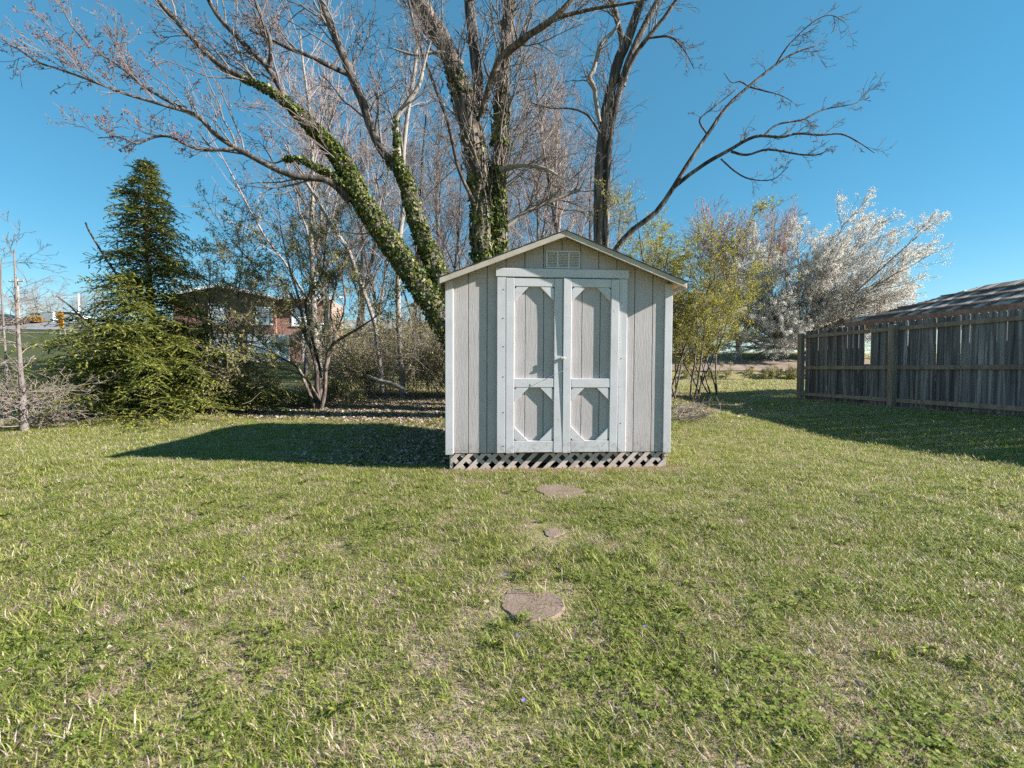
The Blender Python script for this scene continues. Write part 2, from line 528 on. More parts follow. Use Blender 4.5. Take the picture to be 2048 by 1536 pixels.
M['yellow_leaf'] = leafmat('yellow_green_young_leaf', [(0.22, 0.21, 0.02), (0.36, 0.33, 0.03), (0.46, 0.42, 0.06)], 0.42)
M['blossom'] = leafmat('white_blossom', [(0.56, 0.53, 0.46), (0.72, 0.69, 0.63), (0.82, 0.79, 0.74)], 0.35)
M['brush_leaf'] = leafmat('undergrowth_leaf', [(0.22, 0.16, 0.085), (0.32, 0.28, 0.10), (0.22, 0.24, 0.06), (0.44, 0.35, 0.22)], 0.3)
M['dead_leaf'] = leafmat('dead_leaf', [(0.14, 0.09, 0.055), (0.26, 0.18, 0.13), (0.36, 0.28, 0.22), (0.46, 0.40, 0.35)], 0.15, 0.8)
M['orange_leaf'] = leafmat('orange_shrub_leaf', [(0.20, 0.11, 0.03), (0.32, 0.18, 0.05)], 0.3)

def grass_mat(name, green, straw, bias):
    """blade colour: own random shade, drifting between greener and drier patches over the lawn"""
    m, nt, b = _nt(name)
    oi = nt.nodes.new('ShaderNodeObjectInfo')
    g = nt.nodes.new('ShaderNodeNewGeometry')
    rg = _ramp(nt, green)
    rs = _ramp(nt, straw)
    nt.links.new(g.outputs['Random Per Island'], rg.inputs[0])
    nt.links.new(g.outputs['Random Per Island'], rs.inputs[0])
    n = _noise(nt, oi.outputs['Location'], 3.2, 3, 0.65)
    mr = nt.nodes.new('ShaderNodeMapRange')
    mr.inputs[1].default_value = 0.35; mr.inputs[2].default_value = 0.68
    nt.links.new(n.outputs[0], mr.inputs[0])
    ad = nt.nodes.new('ShaderNodeMath'); ad.operation = 'MULTIPLY_ADD'
    ad.inputs[1].default_value = 0.5; ad.inputs[2].default_value = bias; ad.use_clamp = True
    nt.links.new(mr.outputs[0], ad.inputs[0])
    # a few single blades are dry in any patch
    wn_ = nt.nodes.new('ShaderNodeTexWhiteNoise'); wn_.noise_dimensions = '1D'
    nt.links.new(g.outputs['Random Per Island'], wn_.inputs['W'])
    lt = nt.nodes.new('ShaderNodeMath'); lt.operation = 'LESS_THAN'
    nt.links.new(wn_.outputs['Value'], lt.inputs[0]); nt.links.new(ad.outputs[0], lt.inputs[1])
    c = _mix(nt, rg.outputs[0], rs.outputs[0], lt.outputs[0])
    nt.links.new(c, b.inputs['Base Color'])
    b.inputs['Roughness'].default_value = 0.5
    b.inputs['Specular IOR Level'].default_value = 0.3
    t = nt.nodes.new('ShaderNodeBsdfTranslucent'); nt.links.new(c, t.inputs['Color'])
    mx = nt.nodes.new('ShaderNodeMixShader'); mx.inputs[0].default_value = 0.5
    nt.links.new(b.outputs[0], mx.inputs[1]); nt.links.new(t.outputs[0], mx.inputs[2])
    nt.links.new(mx.outputs[0], nt.nodes['Material Output'].inputs['Surface'])
    return m
GREEN = [(0.11, 0.165, 0.022), (0.20, 0.26, 0.04), (0.33, 0.365, 0.065), (0.47, 0.46, 0.15)]
STRAW = [(0.38, 0.26, 0.185), (0.56, 0.42, 0.325), (0.66, 0.53, 0.44), (0.72, 0.62, 0.54)]
M['grass'] = grass_mat('grass_blades', GREEN, STRAW, 0.13)
M['thatch'] = grass_mat('dry_thatch', GREEN, STRAW, 0.60)
M['clover'] = leafmat('clover_leaf', [(0.12, 0.165, 0.03), (0.19, 0.235, 0.045), (0.30, 0.32, 0.08)], 0.35)
M['violet'] = leafmat('violet_petal', [(0.15, 0.12, 0.45), (0.30, 0.26, 0.65)], 0.3)

def ground_mat():
    m, nt, b = _nt('lawn_soil_and_thatch')
    g = nt.nodes.new('ShaderNodeNewGeometry')
    n1 = _noise(nt, g.outputs['Position'], 0.55, 5, 0.6)
    n2 = _noise(nt, g.outputs['Position'], 14, 6, 0.7)
    n3 = _noise(nt, g.outputs['Position'], 60, 4, 0.7)
    r2 = _ramp(nt, [(0.17, 0.17, 0.05), (0.26, 0.235, 0.10), (0.36, 0.28, 0.18)], [0.3, 0.5, 0.72])
    nt.links.new(n2.outputs[0], r2.inputs[0])
    r1 = _ramp(nt, [(0.19, 0.20, 0.05), (0.31, 0.265, 0.14)], [0.35, 0.65])
    nt.links.new(n1.outputs[0], r1.inputs[0])
    c = _mix(nt, r2.outputs[0], r1.outputs[0], 0.45)
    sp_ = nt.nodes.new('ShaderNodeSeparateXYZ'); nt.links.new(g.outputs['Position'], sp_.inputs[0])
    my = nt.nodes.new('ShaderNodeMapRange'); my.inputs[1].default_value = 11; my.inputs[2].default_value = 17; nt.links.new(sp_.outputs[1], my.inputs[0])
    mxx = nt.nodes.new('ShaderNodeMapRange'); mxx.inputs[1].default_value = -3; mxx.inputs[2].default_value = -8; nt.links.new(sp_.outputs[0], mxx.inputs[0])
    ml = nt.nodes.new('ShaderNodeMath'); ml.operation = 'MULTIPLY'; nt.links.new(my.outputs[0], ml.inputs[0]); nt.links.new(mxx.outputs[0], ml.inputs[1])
    rf = _ramp(nt, [(0.05, 0.062, 0.025), (0.085, 0.098, 0.042)], [0.35, 0.65]); nt.links.new(n2.outputs[0], rf.inputs[0])  # left field: greener grass, its shade painted in as a darker colour
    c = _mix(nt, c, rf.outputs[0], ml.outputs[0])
    r3 = _ramp(nt, [(0.45, 0.45, 0.45), (1.25, 1.25, 1.25)], [0.3, 0.7])
    nt.links.new(n3.outputs[0], r3.inputs[0])
    c = _mix(nt, c, r3.outputs[0], 0.8, 'MULTIPLY')
    nt.links.new(c, b.inputs['Base Color'])
    b.inputs['Roughness'].default_value = 0.95
    b.inputs['Specular IOR Level'].default_value = 0.1
    _bump(nt, b, n3.outputs[0], 0.8, 0.03)
    return m
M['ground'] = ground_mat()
M['soil'] = pmat('bare_reddish_soil', [(0.13, 0.075, 0.05), (0.26, 0.17, 0.12)], 12, bump=0.8, bscale=40, bdist=0.02, rough=0.97)
M['dirt'] = pmat('dry_dirt_track', [(0.16, 0.115, 0.085), (0.27, 0.205, 0.16)], 2.5, bump=0.5, bscale=20, bdist=0.02, rough=0.97)
M['asphalt'] = pmat('asphalt', [(0.16, 0.16, 0.165), (0.24, 0.24, 0.245)], 3, rough=0.9)
M['kerb'] = pmat('pale_kerb', [(0.45, 0.44, 0.41), (0.6, 0.58, 0.55)], 3, rough=0.9)

# ------------------------------------------------------------------ the ground
xs = np.concatenate([-np.geomspace(1500, 24, 26), np.arange(-22, -12, 0.5), np.arange(-12, 12, 0.16), np.arange(12, 22, 0.5), np.geomspace(24, 1500, 26)])
ys = np.concatenate([-np.geomspace(200, 2, 10), np.arange(0, 13, 0.16), np.arange(13, 32, 0.35), np.arange(32, 92, 2.0), np.geomspace(95, 2500, 24)])
GX, GY = np.meshgrid(xs, ys)
GZ = terrain(GX, GY)
nxg, nyg = len(xs), len(ys)
V = np.stack([GX, GY, GZ], axis=-1).reshape(-1, 3)
i = np.arange(nyg - 1)[:, None] * nxg + np.arange(nxg - 1)[None, :]
q = np.stack([i, i + 1, i + 1 + nxg, i + nxg], axis=-1).reshape(-1, 4)
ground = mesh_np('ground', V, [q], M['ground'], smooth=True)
tag(ground, 'mown lawn of green and straw coloured grass rising to fields behind', 'ground', kind='structure')

def sheet(name, poly_fn, nu, nv, mat, lift, label, cat):
    U, Vv = np.meshgrid(np.linspace(0, 1, nu), np.linspace(0, 1, nv))
    X, Y = poly_fn(U, Vv)
    Z = terrain(X, Y) + lift
    Vx = np.stack([X, Y, Z], axis=-1).reshape(-1, 3)
    ii = np.arange(nv - 1)[:, None] * nu + np.arange(nu - 1)[None, :]
    qq = np.stack([ii, ii + 1, ii + 1 + nu, ii + nu], axis=-1).reshape(-1, 4)
    return tag(mesh_np(name, Vx, [qq], mat, smooth=True), label, cat, kind='structure')
sheet('dirt_track', lambda u, v: (2 + u * 40, 20.5 + v * 3.4 + 0.5 * np.sin(u * 9 + v) * (v - 0.5)), 120, 16, M['dirt'], 0.025, 'bare brown dirt track along the grassy bank behind the fence', 'track')
sheet('street', lambda u, v: (-150 + u * 135, 62.0 + v * 7 + 0 * u), 60, 8, M['asphalt'], 0.08, 'grey asphalt street on the rise beyond the field', 'street')
sheet('kerb', lambda u, v: (-150 + u * 135, 57.6 + v * 0.9 + 0 * u), 60, 4, M['kerb'], 0.12, 'pale strip of kerb along the far edge of the field', 'kerb')

# ------------------------------------------------------------------ the shed
SH_ROT = R(3.9)
shed = empty('garden_shed', (-0.692, 4.72, 0.0), SH_ROT)
shed.rotation_euler = (0, R(0.22), SH_ROT)
tag(shed, 'small pale painted garden shed with gable roof and double doors on the lawn', 'shed')
WID, DEP, FLO = 2.42, 2.44, 0.18
EAVE_Z, SLOPE = 1.985, 0.39
APEX_U = WID / 2 + 0.02
def roof_under(u):       # underside of roof deck over the front wall
    return EAVE_Z + SLOPE * (APEX_U - abs(u - APEX_U)) + 0.03

groove = 0.008
edges = [0.03] + [0.222 + 0.2 * k for k in range(11)] + [WID - 0.03]
edges = [e for e in edges if e <= WID - 0.03]
def side_plank(name, a, b, y0, y1, bottom=FLO):
    poly = [(a, bottom), (b, bottom), (b, roof_under(b))]
    if a < APEX_U < b: poly.append((APEX_U, roof_under(APEX_U)))
    poly.append((a, roof_under(a)))
    return prism(name, shed, M['siding'], poly, y0, y1, 0.0015)
for a, b in zip(edges[:-1], edges[1:]):          # front planks, seen between trim and above the doors
    a2, b2 = a + groove / 2, b - groove / 2
    if a2 > 0.60 and b2 < 1.84:
        side_plank('siding_plank', a2, b2, 0.0, 0.018, 2.06)
    else:
        side_plank('siding_plank', a2, b2, 0.0, 0.018)
    side_plank('siding_plank', a2, b2, DEP - 0.018, DEP)
prism('wall_backing', shed, M['siding'], [(0.03, FLO), (WID - 0.03, FLO), (WID - 0.03, roof_under(WID) - 0.02), (APEX_U, roof_under(APEX_U) - 0.02), (0.03, roof_under(0) - 0.02)], 0.0225, 0.032)
prism('wall_backing', shed, M['siding'], [(0.03, FLO), (WID - 0.03, FLO), (WID - 0.03, roof_under(WID) - 0.02), (APEX_U, roof_under(APEX_U) - 0.02), (0.03, roof_under(0) - 0.02)], DEP - 0.032, DEP - 0.0225)
for sxx in (0.0, WID - 0.018):                   # side walls
    v = 0.034
    while v < DEP - 0.05:
        v2 = min(v + 0.2, DEP - 0.036)
        box('siding_plank', shed, M['siding'], (sxx, sxx + 0.018), (v + groove / 2, v2 - groove / 2), (FLO, roof_under(0.01) - 0.01), 0.0015)
        v = v2
    box('wall_backing', shed, M['siding'], (0.0225, 0.03) if sxx == 0 else (WID - 0.03, WID - 0.0225), (0.034, DEP - 0.034), (FLO, roof_under(0.01) - 0.012))
# corner trim
for u0, u1 in ((-0.018, 0.066), (WID - 0.066, WID + 0.018)):
    box('corner_trim', shed, M['trim'], (u0, u1), (-0.02, -0.001), (FLO - 0.012, roof_under(0.0) - 0.004), 0.003)
    box('corner_trim', shed, M['trim'], (u0 - 0.001, u0 + 0.016) if u0 < 0 else (u1 - 0.016, u1 + 0.001), (0.0, 0.075), (FLO - 0.010, roof_under(0.0) - 0.02), 0.003)
# door casing
JT = 0.040
jl0, jl1, jr0, jr1 = 0.527, 0.617, 1.838, 1.930
box('door_casing', shed, M['trim'], (jl0, jl1), (-JT, -0.001), (FLO + 0.004, 2.052), 0.004, jitter=0.002)
box('door_casing', shed, M['trim'], (jr0, jr1), (-JT, -0.001), (FLO + 0.004, 2.052), 0.004, jitter=0.002)
box('door_lintel', shed, M['trim'], (jl0 - 0.014, jr1 + 0.014), (-JT - 0.004, -0.001), (2.055, 2.146), 0.004, jitter=0.002)

def make_door(d0, d1, tilt, yaw):
    root = empty('door', ((d0 + d1) / 2, -0.004, FLO + 0.006))
    root.parent = shed
    root.rotation_euler = (tilt, 0, yaw)
    w = (d1 - d0) / 2; H = 2.044 - FLO - 0.006
    t = 0.04; sw = 0.088
    off = FLO + 0.006
    # panel planks
    inner = [-w + 0.01, -w + 0.01 + 0.195, -w + 0.01 + 0.395, w - 0.01]
    for a, b in zip(inner[:-1], inner[1:]):
        box('panel_plank', root, M['siding'], (a + 0.004, b - 0.004), (0.0, 0.016), (0.01, H - 0.01), 0.0015)
    box('panel_backing', root, M['siding'], (-w + 0.012, w - 0.012), (0.0175, 0.024), (0.012, H - 0.012))
    y0, y1 = -t + 0.004, -0.0008
    box('stile', root, M['trim'], (-w, -w + sw), (y0, y1), (-0.004, H), 0.003, jitter=0.0015)
    box('stile', root, M['trim'], (w - sw, w), (y0, y1), (0.0, H), 0.003, jitter=0.0015)
    a, b = -w + sw + 0.002, w - sw - 0.002
    y0 += 0.002
    z_mid0, z_mid1 = 0.888 - off, 0.983 - off
    z_bot = 0.312 - off; z_top = 1.957 - off
    box('rail', root, M['trim'], (a, b), (y0, y1), (0.004, z_bot), 0.003, jitter=0.0015)
    box('rail', root, M['trim'], (a, b), (y0, y1), (z_mid0, z_mid1), 0.003, jitter=0.0015)
    box('rail', root, M['trim'], (a, b), (y0, y1), (z_top, H - 0.002), 0.003, jitter=0.0015)
    g, k = 0.150, 0.026
    for (cx, sxn) in ((a, 1), (b, -1)):
        for (cz, szn) in ((z_top, -1), (z_mid0, -1), (z_bot, 1)):
            gg = g * rnd.uniform(0.95, 1.05); e = 0.0025
            poly = [(cx + sxn * k, cz + szn * e), (cx + sxn * gg, cz + szn * e), (cx + sxn * e, cz + szn * gg), (cx + sxn * e, cz + szn * k)]
            prism('corner_brace', root, M['trim'], poly, y0 + 0.003, y1, 0.002)
    return root
door_l = make_door(0.622, 1.226, 0.0, 0.0)
door_r = make_door(1.232, 1.833, 0.0125, 0.0)
for (u_, z_) in [(jl0 + 0.07, 0.26), (jl0 + 0.072, 0.62), (jl0 + 0.068, 1.0), (jl0 + 0.07, 1.32), (jl0 + 0.065, 1.62), (jl0 + 0.07, 1.92), (jr0 + 0.03, 0.5), (jr0 + 0.03, 1.2), (jr0 + 0.03, 1.8)]:
    box('nail_head', shed, M['rust'], (u_ - 0.0045, u_ + 0.0045), (-JT - 0.002, -JT + 0.001), (z_ - 0.0045, z_ + 0.0045))
# hasp and padlock staple, with a bent wire hanging from it
hz = 1.20
hasp = box('hasp', shed, M['metal'], (1.145, 1.236), (-0.050, -0.0445), (hz - 0.022, hz + 0.022), 0.002)
box('hasp_plate', hasp, M['trim'], (-0.05, 0.0), (-0.003, 0.0035), (-0.024, 0.024), 0.001)
box('hasp_staple', hasp, M['metal'], (0.012, 0.060), (-0.024, -0.004), (-0.013, 0.013), 0.006)
tb = Tubes()
wire_pts = [(1.30, -0.055, 1.10), (1.22, -0.06, 1.06), (1.10, -0.065, 1.005), (1.03, -0.06, 0.965), (0.99, -0.06, 0.955), (0.985, -0.06, 0.975)]
tb.add([tuple(p) for p in catmull(wire_pts, 4)], [0.002] * 21, 5)
tb.build('hanging_wire', M['metal'], shed)
# louvred vent in the gable
vent = empty('gable_vent', (1.045, -0.001, 2.156)); vent.parent = shed
VW, VH = 0.372, 0.190
box('vent_backing', vent, M['dark_wood'], (0.01, VW - 0.01), (-0.004, -0.001), (0.01, VH - 0.01))
for z0, z1 in ((0, 0.016), (VH - 0.016, VH)):
    box('vent_frame', vent, M['vent'], (0, VW), (-0.020, -0.0002), (z0, z1), 0.002)
for x0, x1 in ((0, 0.018), (0.118, 0.136), (0.238, 0.256), (VW - 0.018, VW)):
    box('vent_frame', vent, M['vent'], (x0, x1), (-0.019, -0.0004), (0.0165, VH - 0.0165), 0.002)
for x0, x1 in ((0.0185, 0.1175), (0.1365, 0.2375), (0.2565, VW - 0.0185)):
    for k in range(9):
        z = 0.027 + k * 0.0172
        box('louver', vent, M['vent'], (x0, x1), (-0.017, -0.003), (z - 0.0022, z + 0.0022), 0.0, rot=(R(-38), 0, 0))
# roof: two slopes with deck, shingle courses and rake boards
OVF, OVB, OVE = 0.155, 0.12, 0.065
root_roof = empty('roof', (0, 0, 0)); root_roof.parent = shed
ang = math.atan(SLOPE)
for s in (-1, 1):
    ue = APEX_U + s * (WID / 2 + OVE + 0.02)
    z_ap = roof_under(APEX_U) + 0.004
    def zz(u): return z_ap - SLOPE * abs(u - APEX_U)
    deck = [(APEX_U + s * 0.001, zz(APEX_U)), (ue, zz(ue)), (ue, zz(ue) + 0.016), (APEX_U + s * 0.001, zz(APEX_U) + 0.016)]
    prism('roof_deck', root_roof, M['plywood'], deck, -OVF + 0.021, DEP + OVB - 0.021)
    n_c = 9
    for k in range(n_c):
        a = abs(ue - APEX_U) * k / n_c - (0.02 if k else 0); b = abs(ue - APEX_U) * (k + 1) / n_c + (0.02 if k == n_c - 1 else 0)
        ua, ub = APEX_U + s * max(a, 0.0005), APEX_U + s * b
        prism('shingle_course', root_roof, M['shingle'], [(ua, zz(ua) + 0.017), (ub, zz(ub) + 0.022), (ub, zz(ub) + 0.027), (ua, zz(ua) + 0.020)], -OVF - 0.012, DEP + OVB + 0.012)
    for yy in (-OVF, DEP + OVB - 0.02):
        rake = [(APEX_U + s * 0.001, zz(APEX_U) + 0.0165), (ue, zz(ue) + 0.0165), (ue, zz(ue) - 0.044), (APEX_U + s * 0.001, zz(APEX_U) - 0.044)]
        prism('rake_board', root_roof, M['fascia'], rake, yy, yy + 0.02, 0.002)
    xe = (ue - 0.0, ue + s * 0.018)
    box('eave_board', root_roof, M['fascia'], (min(xe), max(xe)), (-OVF + 0.022, DEP + OVB - 0.022), (zz(ue) - 0.05, zz(ue) + 0.012), 0.002)
    box('frieze_board', root_roof, M['plywood'], (min(0, s) * -0.0 + (APEX_U - 0.02 if s < 0 else APEX_U + 0.0), (APEX_U if s < 0 else APEX_U + 0.02)), (-OVF + 0.022, -0.002), (z_ap - 0.04, z_ap - 0.002))
# under the floor: skids, rim board, lattice skirt
box('rim_joist', shed, M['dark_wood'], (0.04, WID - 0.04), (0.05, 0.09), (0.06, FLO - 0.004))
for v in (0.5, 1.3, 2.1):
    box('skid', shed, M['dark_wood'], (0.05, WID - 0.05), (v, v + 0.09), (-0.02, FLO - 0.005))
box('floor', shed, M['dark_wood'], (0.035, WID - 0.035), (0.035, DEP - 0.035), (FLO - 0.003, FLO + 0.016))
lat_h = FLO - 0.008
lat = empty('lattice_skirt', (0, 0, 0)); lat.parent = shed
def clip_slat(x0, sgn, wp, xmin, xmax, z0, z1):
    """45 degree slat clipped to the skirt rectangle -> polygon"""
    hw = wp / math.sqrt(2)
    poly = [(x0 - hw, z0), (x0 + hw, z0), (x0 + hw + sgn * (z1 - z0), z1), (x0 - hw + sgn * (z1 - z0), z1)]
    if sgn < 0: poly = poly
    def clip(poly, fn, inter):
        o = []
        for k in range(len(poly)):
            a, b = poly[k], poly[(k + 1) % len(poly)]
            if fn(a): o.append(a)
            if fn(a) != fn(b): o.append(inter(a, b))
        return o
    def ix(xc): return lambda a, b: (xc, a[1] + (b[1] - a[1]) * (xc - a[0]) / (b[0] - a[0]))
    poly = clip(poly, lambda p: p[0] >= xmin, ix(xmin))
    if len(poly) >= 3: poly = clip(poly, lambda p: p[0] <= xmax, ix(xmax))
    return poly if len(poly) >= 3 else None
for k in range(-2, 19):
    for sgn, y0 in ((1, 0.004), (-1, 0.0135)):
        x0 = 0.05 + k * 0.139 + (0.0 if sgn > 0 else 0.02) + rnd.uniform(-0.006, 0.006)
        if sgn < 0 and k in (7, 8): continue      # broken slats
        p = clip_slat(x0, sgn, 0.043, 0.035, WID - 0.02, -0.03, lat_h)
        if p: prism('lattice_slat', lat, M['lattice'], p, y0, y0 + 0.009)
box('lattice_post', lat, M['lattice'], (0.026, 0.062), (0.024, 0.06), (-0.03, lat_h), 0.002)
box('lattice_post', lat, M['lattice'], (WID - 0.05, WID - 0.014), (0.024, 0.06), (-0.03, lat_h), 0.002)
for sxx in (0.02, WID - 0.03):
    box('side_skirt', lat, M['lattice'], (sxx, sxx + 0.01), (0.07, DEP - 0.05), (-0.03, lat_h), 0.001)

# bare soil strip along the shed front
def soil_fn(u, v):
    x = -0.85 + u * 2.8
    y = 4.56 + x * math.tan(SH_ROT) * 0.9 + v * 0.9
    return x, y
tag(sheet('bare_soil', soil_fn, 50, 14, M['soil'], 0.004, 'strip of bare reddish soil under the lattice skirt of the shed', 'soil'), kind='structure')

# ------------------------------------------------------------------ stepping stones
def stone(px, py, wpx, dpx, rot, label, sink=0.012, seed=0):
    p = ghit(px, py)
    hx = 0.5 * wpx * p[1] / F; hy = 0.5 * dpx
    rr = random.Random(seed)
    poly = []
    for k in range(34):
        a = 2 * math.pi * k / 34
        c, s = math.cos(a), math.sin(a)
        e = (abs(c) ** 2.6 + abs(s) ** 2.6) ** (-1 / 2.6) * rr.uniform(0.94, 1.05) * (0.96 + 0.13 * math.sin(2 * a + seed * 2.1) + 0.09 * math.sin(3 * a + seed))
        poly.append((c * e * hx, s * e * hy))
    o = prism('stepping_stone', None, M['stone'], poly, -0.05, 0.022 - sink, 0.006, axis='z')
    o.location = (p[0], p[1], tz(p[0], p[1]))
    o.rotation_euler = (rr.uniform(-0.02, 0.02), rr.uniform(-0.02, 0.02), rot)
    tag(o, label, 'stepping stone', 'stepping stones leading to the shed')
    return (p[0], p[1], max(hx, hy))
STONES = [stone(1064, 1214, 120, 0.30, 0.1, 'large brown stepping stone sunk in the grass, nearest of the three', 0.013, 1),
          stone(1121, 986, 98, 0.42, 0.3, 'flat stepping stone lying just before the shed doors', 0.012, 2),
          stone(1106, 1066, 44, 0.15, 0.6, 'small stepping stone almost buried in grass between the other two', 0.016, 3)]

# ------------------------------------------------------------------ the fence
fence = empty('board_fence', (8.23, 12.6, tz(8.23, 12.6)))
FP = [Vector((8.23 + 0.42 * k, 12.6 - 2.55 * k, 0)) for k in range(5)]
for p in FP: p.z = 0.215
fdir = (FP[1] - FP[0]); fdir.z = 0; plen = fdir.length; fdir.normalize()
fnorm = Vector((fdir.y, -fdir.x, 0))           # towards the yard
if fnorm.x > 0: fnorm = -fnorm
frz = math.atan2(fdir.y, fdir.x)
fence.rotation_euler = (0, 0, frz)
tag(fence, 'weathered grey board fence with dog-eared pickets seen from its rail side', 'fence')
FH = 1.94
sgn_n = 1.0 if (Matrix.Rotation(frz, 3, 'Z') @ Vector((0, 1, 0))).dot(fnorm) > 0 else -1.0
def fb(name, mat, s0, s1, n0, n1, z0, z1, bev=0.004, rot=None, jitter=0.0):
    a, b = sorted((sgn_n * n0, sgn_n * n1))
    return box(name, fence, mat, (s0, s1), (a, b), (z0, z1), bev, rot=rot, jitter=jitter)
zf0 = FP[0].z - fence.location.z
def fz(s):
    t = min(max(s / plen, 0), 3.999); k = int(t)
    return (FP[k].z * (1 - (t - k)) + FP[k + 1].z * (t - k)) - fence.location.z
for k in range(5):
    s = k * plen
    fb('post', M['fence_post'], s - 0.062, s + 0.062, -0.004, 0.14, fz(s) - 0.2, fz(s) + FH - 0.07, 0.006)
s = 0.07
kk = 0
def picket_mesh(wd, hgt):
    bm = bmesh.new()
    c = 0.022
    poly = [(-wd / 2, 0), (wd / 2, 0), (wd / 2, hgt - c), (wd / 2 - c, hgt), (-wd / 2 + c, hgt), (-wd / 2, hgt - c)]
    a = [bm.verts.new((p[0], 0, p[1])) for p in poly]
    f = bm.faces.new(a)
    ex = bmesh.ops.extrude_face_region(bm, geom=[f])
    bmesh.ops.translate(bm, verts=[v for v in ex['geom'] if isinstance(v, bmesh.types.BMVert)], vec=(0, 0.017, 0))
    bmesh.ops.recalc_face_normals(bm, faces=bm.faces)
    me = bpy.data.meshes.new('picket'); bm.to_mesh(me); bm.free()
    me.materials.append(M['fence'])
    return me
pk_full, pk_short = picket_mesh(0.140, FH - 0.03), picket_mesh(0.140, 0.96)
while s < 4 * plen - 0.05:
    gap = rnd.choice([0.0015, 0.003, 0.004, 0.006, 0.010])
    short = (kk == 12)
    o = bpy.data.objects.new('picket', pk_short if short else pk_full)
    link(o, fence)
    o.location = (s + 0.07, sgn_n * -0.024 - (0.0085 if sgn_n > 0 else 0.0085), fz(s) + 0.02 + rnd.uniform(-0.009, 0.009))
    o.rotation_euler = (rnd.uniform(-0.004, 0.004), rnd.uniform(-0.008, 0.008), rnd.uniform(-0.03, 0.03))
    s += 0.140 + gap; kk += 1
for k in range(4):
    s0, s1 = k * plen + 0.065, (k + 1) * plen - 0.065
    for h, e in ((0.16, 0.045), (0.90, 0.045), (FH - 0.17, 0.045)):
        zc = (fz(s0) + fz(s1)) / 2 + h
        fb('rail', M['fence_post'], s0, s1, -0.006, 0.032, zc - e, zc + e, 0.004, rot=(0, -math.atan2(fz(s1) - fz(s0), s1 - s0), 0))

# ------------------------------------------------------------------ the open gazebo roof beyond the fence
gz = empty('gazebo', (9.95, 13.33, tz(9.95, 13.33)), frz)
tag(gz, 'timber gazebo with an open slatted hip roof showing above the fence', 'gazebo')
GL, GW, GE, GR = 6.4, 4.4, 2.08, 2.88
nsg = -1.0 * sgn_n      # away from the yard
def gpt(s, n, z): return Vector((s, nsg * n, z))
def beam(name, a, b, w, h, mat, parent=gz):
    a = Vector(a); b = Vector(b)
    d = b - a; L = d.length
    o = box(name, parent, mat, (-w / 2, w / 2), (-h / 2, h / 2), (-L / 2, L / 2), 0.004)
    o.location = (a + b) / 2
    o.rotation_euler = d.to_track_quat('Z', 'Y').to_euler()
    return o
c00, c10, c11, c01 = gpt(0, 0, GE), gpt(GL, 0, GE), gpt(GL, GW, GE), gpt(0, GW, GE)
r0, r1 = gpt(2.0, GW / 2, GR), gpt(GL - 2.0, GW / 2, GR)
for a, b in ((c00, c10), (c10, c11), (c11, c01), (c01, c00)):
    beam('eave_beam', a, b, 0.06, 0.16, M['gazebo'])
beam('ridge_beam', r0, r1, 0.05, 0.14, M['gazebo'])
for a, b in ((c00, r0), (c01, r0), (c10, r1), (c11, r1)):
    beam('hip_rafter', a, b, 0.05, 0.14, M['gazebo'])
def lerp(a, b, t): return a * (1 - t) + b * t
up = Vector((0, 0, 0.06))
M['gazebo_board'] = pmat('weathered_roof_board', [(0.07, 0.055, 0.05), (0.16, 0.13, 0.12)], 8, rough=0.9, obj_var=0.3)
def slope_boards(a, b, ra, rb, n, span):
    """boards running up a roof plane from eave a-b to ridge ra-rb; span = how far the hips run in"""
    L = (b - a).length
    nrm = (b - a).cross(ra - a).normalized()
    if nrm.z < 0: nrm = -nrm
    for k in range(n):
        t = (k + 0.5) / n; s_ = t * L
        foot = lerp(a, b, t)
        if s_ < span: top = lerp(a, ra, s_ / span)
        elif s_ > L - span: top = lerp(b, rb, (L - s_) / span)
        else: top = lerp(ra, rb, (s_ - span) / max(L - 2 * span, 1e-6))
        if (top - foot).length < 0.15: continue
        d = top - foot; Lb = d.length
        w = L / n * rnd.uniform(0.72, 0.97)
        pale = rnd.random() < 0.5  # sunlit stripes of the slatted roof are painted as pale boards
        o = box('roof_board', gz, M['gazebo_sunlit'] if pale else M['gazebo_board'], (-w / 2, w / 2), (-0.011, 0.011), (-Lb / 2, Lb / 2))
        zax = d.normalized(); yax = nrm; xax = yax.cross(zax)
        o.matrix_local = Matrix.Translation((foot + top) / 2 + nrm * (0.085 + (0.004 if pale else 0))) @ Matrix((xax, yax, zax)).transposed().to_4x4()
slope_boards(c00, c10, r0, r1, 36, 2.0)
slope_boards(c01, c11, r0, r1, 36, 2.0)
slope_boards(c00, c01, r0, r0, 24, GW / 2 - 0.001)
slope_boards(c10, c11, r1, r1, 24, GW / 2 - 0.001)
for (a, b, ra, rb) in ((c00, c10, r0, r1), (c01, c11, r0, r1), (c00, c01, r0, r0)):
    for t in (0.1, 0.4, 0.7):
        beam('batten', lerp(a, ra, t) + up * 2.0, lerp(b, rb, t) + up * 2.0, 0.06, 0.035, M['gazebo'])
for (s_, n_) in ((0.1, 0.05), (GL - 0.1, 0.05), (GL - 0.1, GW - 0.05), (0.1, GW - 0.05), (1.95, 0.05), (3.9, 0.05)):
    beam('post', gpt(s_, n_, -0.15), gpt(s_, n_, GE - 0.08), 0.14, 0.14, M['gazebo'])

